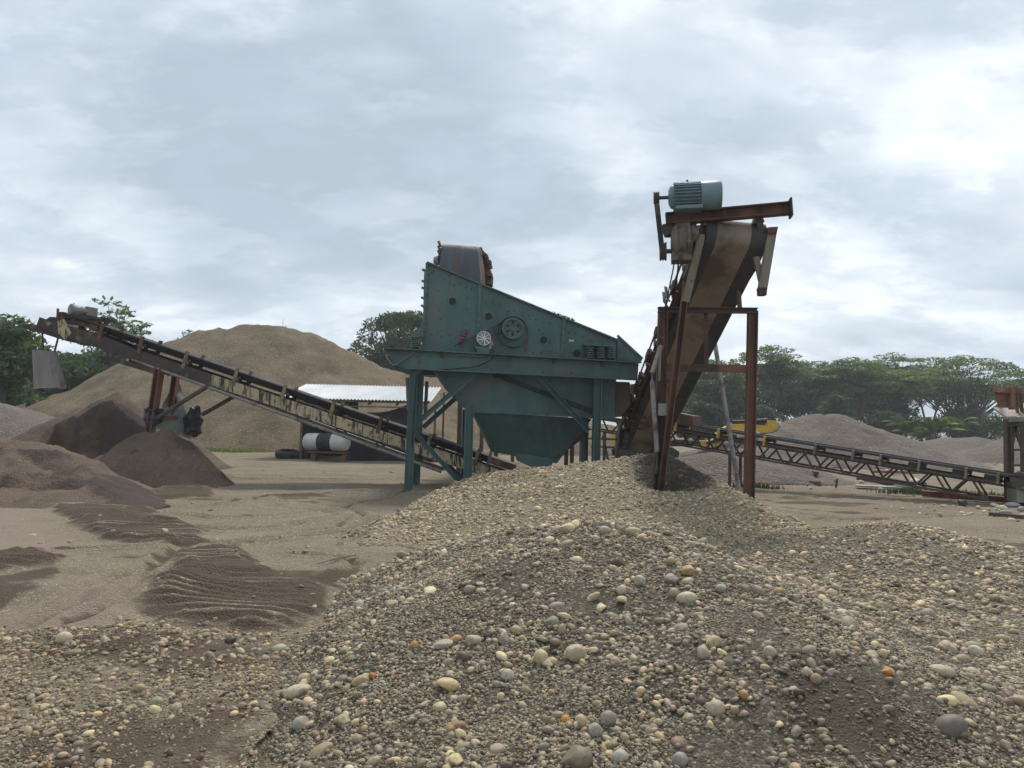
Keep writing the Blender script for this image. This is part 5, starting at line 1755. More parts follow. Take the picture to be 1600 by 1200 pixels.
cloth('tarpaulin', [P(276, 592, 20.6), P(281, 594, 20.55), P(297, 684, 20.4), P(238, 668, 19.7)], 14, 14, .0, .16, M['tarp_grey'], 'grey tarpaulin draped from the far red leg down to the small sand heap', 'tarpaulin', 4)

# ------------------------------------------------------------------ truss conveyor on the right
TP0, TP1 = P(1592, 747.5, 17.2), P(1046, 661, 22.3)
TP1 = TP1 + (TP1 - TP0) * .34
tdir = (TP1 - TP0).normalized()
tb = Vector((-tdir.y, tdir.x, 0)).normalized()
if tb.y < 0:
    tb = -tb
tup = tdir.cross(tb); tup = tup if tup.z > 0 else -tup
TL = (TP1 - TP0).length
TC = thing('lattice_conveyor', (TP0 * .5 + TP1 * .5)[:2] + (0,), 'low dark lattice-frame belt conveyor running down to the rusty hopper', 'conveyor')
TW = .8


def tp(s, n, d=0.0):
    return TP0 + tdir * s + tup * n + tb * d


e = MB()
for d in (0, TW):
    e.beam(tp(.3, -.17, d), tp(TL, -.17, d), .05, .05); e.beam(tp(.5, -.58, d), tp(TL, -.58, d), .05, .05)
e.build('chord', M['rust_dark'], TC)
e = MB()
nz_ = int((TL - .8) / .38)
for d in (0, TW):
    for k in range(nz_):
        s0 = .6 + k * .38
        a, b2 = (-.17, -.58) if k % 2 else (-.58, -.17)
        e.beam(tp(s0, a, d), tp(s0 + .30, b2, d), .035, .045)
for k in range(0, nz_, 4):
    e.beam(tp(.6 + k * .38, -.58, 0), tp(.6 + k * .38, -.58, TW), .04, .04); e.beam(tp(.6 + k * .38, -.17, 0), tp(.6 + k * .38, -.17, TW), .04, .04)
e.build('lattice_bracing', M['stain_dark'], TC)
e = MB(); e.beam(tp(-.2, .0, TW / 2), tp(TL, .0, TW / 2), .72, .02); 
for d, s in ((-.02, 1), (TW + .02, -1)):
    e.beam(tp(-.2, .03, d + .03 * s), tp(TL, .03, d + .03 * s), .12, .055)
e.beam(tp(-.2, -.24, TW / 2), tp(TL, -.24, TW / 2), .6, .015)
e.build('belt', M['belt'], TC)


def spx(px):  # distance along the conveyor at a photo column
    r = ray(px, 700)
    A = np.array([[tdir.x, -r.x], [tdir.y, -r.y]])
    s, _ = np.linalg.solve(A, np.array([EYE.x - TP0.x, EYE.y - TP0.y]))
    return float(s)


for i, px in enumerate((1560, 1510, 1437, 1377, 1334, 1275, 1196, 1124, 1057)):
    s = spx(px)
    e = MB()
    for d in (-.06, TW + .06):
        e.beam(tp(s, -.2, d), tp(s, .06, d), .11, .05, tdir)
    o = e.build('idler_bracket', M['yellow'] if px < 1200 else M['pale_steel'], TC)
    e = MB(); e.tube(tp(s, -.06, .0), tp(s, -.06, TW), .045, 8); o2 = e.build('idler_roller', M['rust_dark'], o, 40)
for px, w in ((1432, .34), (1500, .3), (1550, .3)):
    s = spx(px)
    e = MB(); e.box(tp(s, -.12, .03), w, .1, .2, (tdir, tb, tup)); e.build('bearing_block', M['black'], TC)
e = MB(); e.tube(tp(0, -.03, -.05), tp(0, -.03, TW + .05), .17, 16); e.build('tail_drum', M['rust_dark'], TC, 40)
e = MB(); e.prism([tp(spx(1052), .06, .1), tp(spx(1080), .06, .1), tp(spx(1078), .30, .1), tp(spx(1050), .32, .1)], tb * .6); e.build('feed_box', M['rust'], TC)
e = MB()
for s in (TL * .93, TL * .58):
    for d in (0, TW):
        p = tp(s, -.55, d); e.beam((p.x, p.y, ground_z(np.array([p.x]), np.array([p.y]))[0] - .05), p, .07, .07, tdir)
e.build('trestle_leg', M['rust_dark'], TC)
e = MB(); e.beam(tp(spx(930), -1.1, .0), tp(spx(1000), -.9, .0), .06, .06); e.beam(tp(spx(880), -1.0, .0), tp(spx(965), -.75, .0), .06, .06); e.beam(tp(spx(946), -.7, .0), tp(spx(960), -1.5, .0), .06, .06)
e.build('loose_brace', M['rust_dark'], TC)

# ------------------------------------------------------------------ hopper tower at the right edge
HT = thing('loading_hopper', P(1590, 770, 18.2)[:2] + (0,), 'rusty loading hopper on dark steel legs at the foot of the lattice conveyor', 'hopper')
X1, Y1v = Vector((1, 0, 0)), Vector((0, 1, 0))
e = MB()
a = [P(1553, 606, 18.2), P(1583, 606, 18.2), P(1583, 637, 18.2), P(1561, 637, 18.2)]
e.prism(a, Y1v * .03)
e.build('side_plate', M['hopper_rust'], HT)
e = MB(); e.beam(P(1551, 608, 18.15), P(1640, 614, 18.15), .08, .14); e.beam(P(1581, 606, 18.1), P(1581, 640, 18.1), .1, .1, X1); e.beam(P(1556, 609, 19.8), P(1640, 614, 19.8), .08, .12); e.beam(P(1552, 608, 18.15), P(1556, 609, 19.8), .08, .1)
e.build('rim_angle', M['hopper_rust'], HT)
e = MB()
for k in range(9):
    e.beam(P(1586 + k * 8, 609 + k * .5, 18.2), P(1590 + k * 7, 646, 18.6), .05, .06, X1)
e.build('grizzly_bar', M['hopper_rust'], HT)
e = MB(); e.slab([P(1552, 638, 19.3), P(1583, 636.5, 19.3), P(1625, 654, 17.8), P(1576, 656, 17.8)], .05)
e.beam(P(1576, 656, 17.8), P(1625, 654, 17.8), .05, .1); e.build('sloping_tray', M['plate_grey'], HT)
e = MB(); e.beam(P(1570, 660, 18.0), P(1660, 664, 18.0), .14, .16); e.beam(P(1570, 662, 19.7), P(1660, 666, 19.7), .14, .16)
for px in (1574, 1650):
    e.beam(P(px, 661, 18.0), P(px + 4, 662, 19.7), .12, .14)
e.build('top_beam', M['rust_dark'], HT)
for px, Y in ((1574, 18.0), (1600, 17.6), (1578, 19.7), (1660, 18.0), (1660, 19.7)):
    p = P(px, 660, Y); e = MB(); e.ibeam((p.x, p.y, -.05), p, .12, .12, .02, X1); e.build('leg', M['rust_dark'], HT)
e = MB()
e.beam(P(1579, 706, 18.05), P(1586, 664, 18.05), .05, .08, X1); e.beam(P(1598, 700, 18.05), P(1584, 664, 18.05), .05, .08, X1); e.beam(P(1574, 703, 18.0), P(1602, 703, 18.0), .06, .05); e.beam(P(1574, 727, 18.0), P(1602, 727, 18.0), .06, .05)
e.build('cross_brace', M['rust_dark'], HT)
e = MB()
p = P(1586, 783, 17.3)
e.prism([P(1588, 755, 17.3), P(1650, 757, 17.3), P(1650, 786, 17.3), P(1589, 785, 17.3)], Y1v * .35)
e.build('concrete_footing', M['concrete'], HT)

# ------------------------------------------------------------------ shed
SH = thing('storage_shed', (-6.4, 33, 0), 'open shed with a white corrugated roof and black shade cloth for walls', 'shed')
rA, rB, rC, rD = P(446, 620, 30.6), P(671, 628.5, 30.6), P(693, 608, 35.0), P(467, 597.5, 35.0)
zf_ = (rA.z + rB.z) / 2; zb_ = (rC.z + rD.z) / 2
xl, xr = (rA.x + rD.x) / 2, (rB.x + rC.x) / 2
nC = 44
V, F = [], []
for k in range(nC * 4 + 1):
    x = xl + (xr - xl) * k / (nC * 4)
    dz = .03 * math.sin(k / 4 * 2 * math.pi)
    for (yy, zz) in ((30.6, zf_), (35.0, zb_)):
        V += [(x, yy, zz + dz), (x, yy, zz + dz - .004)]
for k in range(nC * 4):
    i = k * 4
    F += [(i, i + 4, i + 6, i + 2), (i + 1, i + 3, i + 7, i + 5), (i, i + 1, i + 5, i + 4), (i + 2, i + 6, i + 7, i + 3)]
link('roof_sheet', V, F, M['roof'], SH)
e = MB()
for yy in (30.75, 32.8, 34.85):
    zz = zf_ + (zb_ - zf_) * (yy - 30.6) / 4.4 - .08
    e.beam((xl + .1, yy, zz), (xr - .1, yy, zz), .06, .10)
for k in range(6):
    x = xl + .3 + (xr - xl - .6) * k / 5
    e.beam((x, 30.75, zf_ - .17), (x, 34.85, zb_ - .17), .06, .1)
e.beam((xl + .2, 30.7, zf_ - .27), (xr - .2, 30.7, zf_ - .27), .05, .05)
e.build('roof_frame', M['timber'], SH)
sx0 = P(471, 700, 31).x; sx1 = P(640, 700, 31).x
for x, yy in ((sx0, 30.9), (sx1 + 1.0, 30.9), (sx0 + 1.8, 30.9), (sx0, 34.7), (sx1 + 1.0, 34.7)):
    zt = zf_ + (zb_ - zf_) * (yy - 30.6) / 4.4 - .2
    e = MB(); e.beam((x, yy, -.05), (x, yy, zt), .09, .09, X1); e.build('post', M['timber'], SH)
gzs = 0.0
def shc(px, py, Y):
    return P(px, py, Y)
cloth('shade_cloth', [shc(544, 637, 30.95), shc(640, 630, 30.95), shc(632, 742, 30.95), shc(540, 734, 30.95)], 20, 8, .28, .10, M['netting'], None, None, 2, .01, SH)
cloth('shade_cloth', [shc(472, 616, 34.5), shc(560, 618, 34.5), shc(560, 742, 34.5), shc(472, 734, 34.5)], 14, 8, .05, .12, M['netting'], None, None, 5, .01, SH)
cloth('shade_cloth', [(sx0, 34.6, 2.3), (sx0, 31.0, 1.9), (sx0, 31.0, 0), (sx0, 34.6, 0)], 12, 8, .1, .10, M['netting'], None, None, 7, .01, SH)
cloth('shade_cloth', [shc(560, 648, 33.5), shc(660, 650, 33.5), shc(660, 742, 33.5), shc(560, 736, 33.5)], 14, 8, .2, .10, M['netting'], None, None, 9, .01, SH)
e = MB()
for k in range(7):
    e.box((sx0 + 2.2 + k * .55, 31.6, .3 + .1 * (k % 3)), .5, .7, .6 + .2 * (k % 3))
e.build('stored_box', M['black'], SH)
# tank on its cradle in front of the shed
tk0, tk1 = P(478, 690, 30.2), P(543, 691.5, 29.6)
tax = (tk1 - tk0).normalized(); tl_ = (tk1 - tk0).length
TKz = thing('water_tank', ((tk0 + tk1) / 2)[:2] + (((tk0.z + tk1.z) / 2) - .36,), 'white cylindrical tank with a black middle band lying on a trestle by the shed', 'tank')
e = MB(); e.lathe(tk0, tax, [(0, 0), (0, .24), (.05, .31), (.1, .335), (tl_ * .32, .34), (tl_ * .34, .345), (tl_ * .66, .345), (tl_ * .68, .34), (tl_ - .1, .335), (tl_ - .04, .31), (tl_, .25), (tl_, 0)], 28)
tkb = e.build('tank_shell', M['white'], TKz, 40)
e = MB(); e.lathe(tk0 + tax * (tl_ * .36), tax, [(0, .34), (0, .352), (tl_ * .32, .352), (tl_ * .32, .34)], 28); e.build('black_band', M['black'], tkb, 40)
e = MB(); e.lathe(tk0 + tax * (tl_ * .62) + UP * .33, UP, [(0, .09), (.03, .09), (.035, .05), (.035, 0)], 14); e.build('filler_cap', M['black'], tkb, 40)
sz = (tk0.z + tk1.z) / 2 - .36
tcn = (tk0 + tk1) / 2
ST = thing('trestle', (tcn.x, tcn.y, 0), 'low timber trestle under the white tank', 'trestle')
e = MB(); e.box((tcn.x + .1, tcn.y, sz - .03), 1.5, .7, .06); e.build('platform', M['timber'], ST)
for k in (-.45, .75):
    e = MB(); e.box((tcn.x + k, tcn.y - .2, (sz - .06) / 2), .16, .16, sz - .06); e.box((tcn.x + k, tcn.y + .25, (sz - .06) / 2), .16, .16, sz - .06); e.build('leg', M['timber'], ST)


def tyre(c, axis, ro, ri, w, label, name='old_tyre'):
    e = MB()
    prof = []
    for k in range(13):
        a = math.pi * k / 12
        prof.append((-w / 2 * math.cos(a), ri + (ro - ri) * (math.sin(a) ** .5 if 0 < k < 12 else 0)))
    prof = prof + [(w / 2 - .03, ri), (-w / 2 + .03, ri), prof[0]]
    e.lathe(c, axis, prof[:-1] + [prof[0]], 28)
    o = e.build(name, M['black'], None, 50)
    return tag(o, label, 'tyre', 'old tyres by the shed')


p = G(450, 716); tyre((p.x, p.y, .17), Vector((.05, -.12, 1)), .52, .33, .30, 'large black tyre lying flat on the ground beside the shed')
p = P(487, 716, 30.4); tyre((p.x, p.y, .30), Vector((.5, -1, .0)), .29, .16, .2, 'small tyre standing under the white tank')
p = P(470, 713, 31.2); tyre((p.x - .15, p.y, .12), Vector((.0, .1, 1)), .33, .2, .22, 'small tyre lying flat against a shed post')

# ------------------------------------------------------------------ excavator
EX = thing('excavator', P(1085, 700, 38)[:2] + (0,), 'yellow excavator with its arm reaching right behind the lattice conveyor', 'excavator')
def ex(px, py, d=0.0):
    return P(px, py, 38) + Vector((0, d, 0))
base_x = P(1012, 700, 38).x
e = MB()
for d in (-.1, 1.5):
    tr_ = [Vector((base_x - 1.5, 38 + d, .12)), Vector((base_x - 1.2, 38 + d, 0)), Vector((base_x + 1.2, 38 + d, 0)), Vector((base_x + 1.5, 38 + d, .12)), Vector((base_x + 1.55, 38 + d, .4)), Vector((base_x + 1.2, 38 + d, .62)), Vector((base_x - 1.2, 38 + d, .62)), Vector((base_x - 1.55, 38 + d, .4))]
    e.prism(tr_, Vector((0, .45, 0)))
e.build('track', M['black'], EX)
e = MB()
e.prism([Vector((base_x - 1.6, 38.0, .75)), Vector((base_x + 1.15, 38.0, .75)), Vector((base_x + 1.25, 38.0, 1.05)), Vector((base_x + .4, 38.0, 1.3)), Vector((base_x - 1.6, 38.0, 1.45))], Vector((0, 1.8, 0)))
body = e.build('body', M['yellow'], EX)
e = MB(); e.prism([Vector((base_x - .9, 38.1, 1.45)), Vector((base_x + .3, 38.1, 1.35)), Vector((base_x + .2, 38.1, 2.35)), Vector((base_x - .8, 38.1, 2.4))], Vector((0, .9, 0))); cab = e.build('cab', M['yellow'], EX)
e = MB(); e.prism([Vector((base_x - .75, 38.08, 1.6)), Vector((base_x + .22, 38.08, 1.55)), Vector((base_x + .14, 38.08, 2.25)), Vector((base_x - .7, 38.08, 2.28))], Vector((0, .015, 0))); e.build('window', M['glass'], cab)
e = MB()
e.prism([ex(1092, 689, .1), ex(1094, 688.5, .1), ex(1127, 688.5, .1), ex(1122, 697, .1), ex(1094, 698, .1)], Vector((0, .4, 0)))
e.build('boom_foot', M['yellow'], EX)
e = MB(); e.prism([ex(1040, 686, .15), ex(1093, 690, .15), ex(1093, 697, .15), ex(1040, 698, .15)], Vector((0, .3, 0))); e.build('boom_pivot', M['black'], EX)
e = MB()
e.prism([ex(1112, 690), ex(1122, 677), ex(1130, 669), ex(1141, 663.5), ex(1165, 661.5), ex(1198, 665), ex(1216, 668), ex(1216, 673.5), ex(1196, 676.5), ex(1166, 677), ex(1146, 678), ex(1137, 682), ex(1126, 693)], Vector((0, .42, 0)))
e.build('boom', M['yellow'], EX)
e = MB(); e.prism([ex(1199, 656, .05), ex(1213, 657, .05), ex(1218, 672, .05), ex(1213, 676, .05), ex(1200, 668, .05)], Vector((0, .34, 0))); e.build('stick', M['yellow'], EX)
e = MB(); e.tube(ex(1146, 659.5, .2), ex(1201, 658.5, .2), .1, 10); e.tube(ex(1176, 659.5, .2), ex(1201, 657, .2), .13, 10); e.tube(ex(1104, 692, -.05), ex(1150, 681, -.05), .08, 10)
e.build('hydraulic_ram', M['black'], EX, 40)
e = MB(); e.tube(ex(1216, 658, .2), ex(1229, 675, .2), .06, 8); e.tube(ex(1180, 674, -.05), ex(1193, 684, -.05), .05, 8); e.build('ram_rod', M['alu'], EX, 40)
e = MB(); e.prism([ex(1222, 672, -.1), ex(1234, 674, -.1), ex(1236, 690, -.1), ex(1224, 696, -.1), ex(1216, 686, -.1)], Vector((0, .7, 0))); e.build('bucket', M['rust_dark'], EX)

# ------------------------------------------------------------------ scrap by the lattice conveyor
def plank(a, b2, Y, w, h, mat, label, cat='scrap', lift=.03, grp='scrap lying along the lattice conveyor', name='scrap_plank'):
    p, q = G(*a), G(*b2)
    p.z += lift; q.z += lift
    e = MB(); e.beam(p, q, w, h)
    o = e.build(name, M[mat])
    return tag(o, label, cat, grp)


plank((1231, 755), (1282, 758), 0, .18, .10, 'timber', 'reddish timber plank lying flat below the broad bank', lift=.06, name='timber_plank')
plank((1238, 750), (1268, 745), 0, .14, .10, 'timber', 'short pale timber plank propped across the reddish one', lift=.22, name='timber_plank')
plank((1256, 744), (1276, 755), 0, .12, .10, 'rust_dark', 'dark broken timber end sticking up over the planks', lift=.30, name='timber_plank')
plank((1338, 762), (1430, 766), 0, .5, .04, 'pipe_grey', 'long pale sheet of metal under the lattice conveyor', lift=.06, name='metal_sheet')
plank((1406, 764), (1432, 767), 0, .4, .05, 'white', 'short whitish sheet beside the long pale metal one', lift=.12, name='metal_sheet')
plank((1443, 776), (1600, 788), 0, .22, .14, 'rust_red', 'long red-brown steel beam on the ground by the concrete footing', lift=.08, name='steel_beam')
plank((1345, 752), (1440, 765), 0, .3, .16, 'rust_dark', 'long black scrap beam below the lattice conveyor', lift=.12, name='steel_beam')
plank((1364, 742), (1448, 744), 0, .12, .10, 'hopper_rust', 'orange rusty bar seen through the lattice conveyor', lift=.12, name='steel_bar')
plank((1546, 807), (1600, 812), 0, .10, .07, 'rust_dark', 'dark thin bar on the ground in front of the pale rubble', lift=.05, name='steel_bar')
p0_, p1_ = G(1306, 761), G(1309, 745)
e = MB(); b0 = G(1306, 762); e.path([b0, b0 + Vector((.02, 0, .12)), b0 + Vector((.04, 0, .25))], .03, 6); e.path([b0 + Vector((.02, 0, .13)), b0 + Vector((-.04, .02, .2))], .018, 6)
tag(e.build('stump', M['bark']), 'small forked stump standing beside the timber planks', 'stump')
e = MB(); a_, b2_ = G(497, 886), G(556, 874); a_.z += .04; b2_.z += .05
e.path([a_, a_.lerp(b2_, .5) + Vector((0, .02, .01)), b2_], .009, 6)
tag(e.build('stick', M['pale_steel']), 'thin pale stick lying on the earth beside the gravel', 'stick')


def boulder(px, py, w, h, col, label, seed):
    q = G(px, py + h * .4)
    dist = (q - EYE).dot(CF)
    v, f = proto(3, seed)
    v = v * np.array([w / 2400 * dist, w / 2800 * dist, h / 2000 * dist])
    o = fastmesh('boulder', v, f, M['stone'], np.repeat(np.array([col]), len(v), 0))
    o.location = (q.x, q.y, h / 2600 * dist)
    tag(o, label, 'boulder', 'boulders by the concrete footing')


boulder(1503, 787, 18, 9, (.05, .047, .045), 'dark squat boulder in front of the long red-brown beam', 411)
boulder(1581, 790, 24, 9, (.30, .295, .28), 'pale grey flat boulder by the concrete footing', 412)
boulder(1597, 797, 14, 9, (.25, .235, .21), 'smaller grey boulder just in front of the pale flat one', 413)
boulder(1267, 763, 8, 4, (.45, .44, .42), 'small white stone on the open ground by the timber planks', 414)
boulder(1376, 764, 8, 4, (.45, .44, .42), 'small white stone below the pale metal sheet', 415)
rubz = [G(1500 + 12 * k, 775 + 5 * k) for k in range(8)]


def rub(x, y):
    c = G(1590, 803)
    return np.where(rng.random(x.shape) < np.exp(-((x - c.x) / 1.5) ** 2 - ((y - c.y) / 1.0) ** 2), ground_z(x, y) + 1, 0)


tag(stones('rubble', rub, (7, 14, 11, 19), [(.03, .06, 40, 30, 2), (.06, .12, 7, 30, 2)], None, PW_B, (), 1.1, .5, -1.0), 'pale rubble on the ground in front of the concrete footing', 'rubble')


def rub2(x, y):
    e = .5 * ((ridge_h(x, y, RR1, .6) < .02) & (ridge_h(x, y, RR0, .3) < .02))
    return np.where(rng.random(x.shape) < e, ground_z(x, y) + 1, 0)


tag(stones('debris', rub2, (9, 34, 23, 48), [(.05, .12, 1.6, 60, 1), (.1, .3, .18, 60, 2)], None, PW_B, (), 1.1, .5, -1.0), 'scattered stony debris between the lattice conveyor and the far heaps', 'debris')
# ------------------------------------------------------------------ vegetation
G1, G2, G3, GD = (.08, .125, .055), (.105, .155, .06), (.066, .102, .058), (.055, .08, .054)


def leaves(clumps, n, size, col, g, flat=.5, shell=.5):
    """leaf-sized faces spread through ellipsoids; clumps = [(centre, rx, rz)]"""
    m = len(clumps)
    C = np.array([c[0] for c in clumps]); RX = np.array([c[1] for c in clumps]); RZ = np.array([c[2] for c in clumps])
    w = RX * RX * (RZ + .3 * RX); idx = g.choice(m, n, p=w / w.sum())
    d = g.normal(size=(n, 3)); d /= np.linalg.norm(d, axis=1)[:, None]
    rad = g.random(n) ** (1 / 3) * (1 - shell) + shell * g.random(n) ** .15
    pos = C[idx] + d * rad[:, None] * np.stack([RX[idx], RX[idx], RZ[idx]], 1)
    nrm = g.normal(size=(n, 3)) * (1 - flat) + np.array([0, 0, flat * 1.6])
    nrm /= np.linalg.norm(nrm, axis=1)[:, None]
    t = np.cross(nrm, g.normal(size=(n, 3))); t /= np.linalg.norm(t, axis=1)[:, None] + 1e-9
    b = np.cross(nrm, t)
    s = size * g.uniform(.6, 1.35, n)
    a, b = t * s[:, None], b * (s * g.uniform(.35, .6, n))[:, None]
    V = np.stack([pos - a, pos + b * .9 - a * .1, pos + a, pos - b * .9 - a * .1], 1).reshape(-1, 3)
    F = np.arange(4 * n).reshape(-1, 4)
    cb = g.uniform(.7, 1.3, m)
    cw = g.normal(0, .09, m)
    c = np.array(col)[None] * (cb[idx] * g.uniform(.75, 1.3, n))[:, None]
    c = c * np.stack([1 + cw[idx] + g.normal(0, .06, n), np.ones(n), 1 - cw[idx]], 1)
    return V, F, np.repeat(np.clip(c, .005, .5), 4, 0)


def bez(p, q, r, n):
    return [p * (1 - t) ** 2 + q * (2 * t * (1 - t)) + r * t ** 2 for t in [i / n for i in range(n + 1)]]


def tree(name, px, Y, top, hw, fork, ntip, cl, nleaf, leaf, col, seed, label, group='trees round the yard', dome=.35, low=.72, tr=None, lean=0.0, flat=.6, multi=1, base_z=0.0, round_=False, cat='tree'):
    g = np.random.default_rng(seed); rd_ = random.Random(seed)
    c = P(px, 640, Y)
    ry = P(px, top, Y)
    H = ry.z
    Rr = hw / FPX * Y
    base = Vector((c.x - lean, Y, base_z))
    t = thing(name, base[:], label, cat, group)
    tr = tr or H * .015
    mb = MB()
    forks = []
    for m in range(multi):
        a = rd_.uniform(0, 6.28)
        top_ = base + Vector((lean * .6 + (.22 * Rr * math.cos(a) if multi > 1 else 0), .22 * Rr * math.sin(a) if multi > 1 else 0, H * fork * rd_.uniform(.9, 1.15)))
        mid_ = (base + top_) / 2 + Vector((rd_.uniform(-.3, .3), rd_.uniform(-.3, .3), 0)) * tr * 4
        mb.path(bez(base, mid_, top_, 5), tr, 8, tr * .72)
        forks.append((base, top_))
    clumps = []
    for i in range(ntip):
        a = 2.399963 * i + rd_.uniform(-.3, .3)
        rr = math.sqrt((i + .5) / ntip) * rd_.uniform(.9, 1.06)
        if round_:
            zz = H * low + H * (1 - low) * math.sqrt(max(0, 1 - rr * rr)) * rd_.choice((1, 1, -.5 * (H * low * .5) / (H * (1 - low)), .4))
        else:
            zz = H * (1 - dome * rr * rr) * rd_.uniform(low, 1.0) if i % 2 == 0 else H * (1 - dome * rr * rr) * rd_.uniform(.93, 1.0)
        tip = Vector((c.x + Rr * rr * math.cos(a), Y + Rr * .8 * rr * math.sin(a), zz - cl[1]))
        b0, t0 = forks[i % multi]
        st = b0.lerp(t0, rd_.uniform(.72, 1.0))
        ctrl = st.lerp(tip, .45) + Vector((0, 0, -abs(tip.z - st.z) * .05 + H * .05))
        r0 = tr * rd_.uniform(.28, .5)
        pts = bez(st, ctrl, tip, 5)
        mb.path(pts, r0, 5, r0 * .25)
        for k in range(2):
            q = pts[3] + Vector((rd_.uniform(-1, 1), rd_.uniform(-1, 1), rd_.uniform(.1, .5))) * cl[0] * .8
            mb.path([pts[3], pts[3].lerp(q, .5) + Vector((0, 0, .1)), q], r0 * .4, 4, r0 * .15)
            clumps.append((q[:], cl[0] * rd_.uniform(.5, .8), cl[1] * rd_.uniform(.6, .9)))
        clumps.append((tip[:], cl[0] * rd_.uniform(.7, 1.25), cl[1] * rd_.uniform(.7, 1.25)))
    mb.build('trunk', M['bark'], t, 60)
    V, F, Cc = leaves(clumps, nleaf, leaf, col, g, flat)
    fastmesh('crown', V, F, M['leaf'], Cc, False, None, t)
    return t


GR = 'row of umbrella-crowned trees'
tree('umbrella_tree', 1112, 92, 553, 72, .55, 60, (1.5, .5), 11594, .21, G1, 1, 'broad dense tree behind the rusty trestle, first of the row from the steep conveyor', GR, .35, .5, multi=3)
tree('umbrella_tree', 1202, 96, 536, 66, .5, 70, (1.3, .32), 11067, .21, G2, 2, 'tallest umbrella tree of the row, with a small tuft on its top', GR, .25, .6, multi=2)
tree('umbrella_tree', 1275, 100, 563, 58, .55, 52, (1.3, .32), 8432, .21, G2, 3, 'lower flat-topped tree above the peak of the broad grey-brown heap', GR, .22, .6, multi=2)
tree('umbrella_tree', 1340, 98, 553, 58, .55, 56, (1.3, .32), 9064, .21, G2, 4, 'flat-topped tree just past the broad heap peak, next to the lower flat-topped one', GR, .25, .6, multi=2)
tree('umbrella_tree', 1404, 104, 546, 62, .55, 56, (1.4, .32), 9486, .21, G2, 5, 'highest flat crown between the broad heap and the wide spreading tree', GR, .25, .6, multi=3)
tree('umbrella_tree', 1506, 92, 552, 112, .30, 90, (1.5, .3), 13702, .21, G2, 6, 'wide spreading tree with fanned bare limbs under a thin flat crown, behind the palms', GR, .30, .74, multi=5, tr=.22)
tree('umbrella_tree', 1612, 98, 580, 55, .5, 40, (1.5, .35), 6324, .21, G1, 7, 'tree behind the rusty hopper at the far end of the row', GR, .3, .45, multi=2)
tree('umbrella_tree', 1160, 116, 562, 62, .5, 44, (1.7, .4), 7000, .25, G3, 21, 'flat crown behind the rusty trestle leg, between the dense first tree and the tallest one', GR, .3, .62, multi=2)
tree('umbrella_tree', 1243, 118, 564, 60, .5, 42, (1.7, .4), 7000, .25, G3, 22, 'flat crown farther back, between the tallest tree and the lower flat-topped one', GR, .3, .62, multi=2)
tree('umbrella_tree', 1310, 118, 565, 60, .5, 42, (1.7, .4), 7000, .25, G3, 23, 'flat crown farther back, over the peak of the broad heap', GR, .3, .62, multi=2)
tree('umbrella_tree', 1376, 118, 562, 62, .5, 42, (1.7, .4), 7000, .25, G3, 24, 'flat crown farther back, just before the highest flat crown', GR, .3, .62, multi=2)
tree('umbrella_tree', 1452, 120, 566, 66, .5, 44, (1.7, .4), 7000, .25, G3, 25, 'flat crown farther back, between the highest flat crown and the wide spreading tree', GR, .3, .62, multi=2)
tree('slender_tree', 1557, 84, 640, 26, .6, 12, (1.1, .5), 900, .22, G1, 8, 'thin leafy sapling against the pale sky beside the rusty hopper', 'trees round the yard', .5, .5, tr=.12)
tree('slender_tree', 1590, 80, 652, 18, .5, 10, (1.0, .6), 900, .2, G2, 9, 'short bright sapling half behind the rusty hopper', 'trees round the yard', .5, .5, tr=.09)
# left
tree('broadleaf_tree', 8, 44, 474, 52, .55, 26, (1.0, .5), 4200, .24, G1, 11, 'large-leaved tree behind the tip of the stained conveyor', 'trees round the yard', .45, .45, multi=2, flat=.45)
tree('broadleaf_tree', -25, 48, 540, 60, .4, 22, (1.3, .9), 5500, .24, G3, 12, 'darker low tree below the large-leaved one', 'trees round the yard', .5, .3, multi=2, flat=.4)
tree('broadleaf_tree', 168, 62, 458, 56, .66, 20, (1.15, .3), 1500, .25, (.09, .135, .06), 13, 'thin pale green tree with an open crown above the conveyor motor', 'trees round the yard', .3, .74, multi=2, flat=.6, tr=.16)
tree('broadleaf_tree', 120, 58, 545, 40, .5, 18, (1.2, .7), 3600, .24, G1, 14, 'leafy tree whose trunks show below the stained conveyor head', 'trees round the yard', .4, .5, multi=3, flat=.45, tr=.14)
tree('broadleaf_tree', 288, 74, 511, 32, .7, 14, (1.2, .45), 1500, .26, (.06, .11, .05), 15, 'small tree top peeping over the huge stockpile beside the stained conveyor', 'trees round the yard', .35, .8)
tree('round_tree', 628, 78, 482, 86, .35, 90, (1.5, .8), 34000, .21, G3, 16, 'dense rounded dark green tree between the huge stockpile and the green screen', 'trees round the yard', .5, .45, tr=.4, flat=.4, round_=True)
tree('slender_tree', 437, 66, 497, 10, .9, 4, (.4, .2), 60, .16, G2, 17, 'upper of the two sprigs showing over the very top of the huge stockpile', 'trees round the yard', .3, .9, tr=.02)
tree('slender_tree', 483, 64, 519, 9, .9, 4, (.4, .2), 60, .16, G2, 18, 'lower of the two sprigs showing over the huge stockpile', 'trees round the yard', .3, .9, tr=.02)


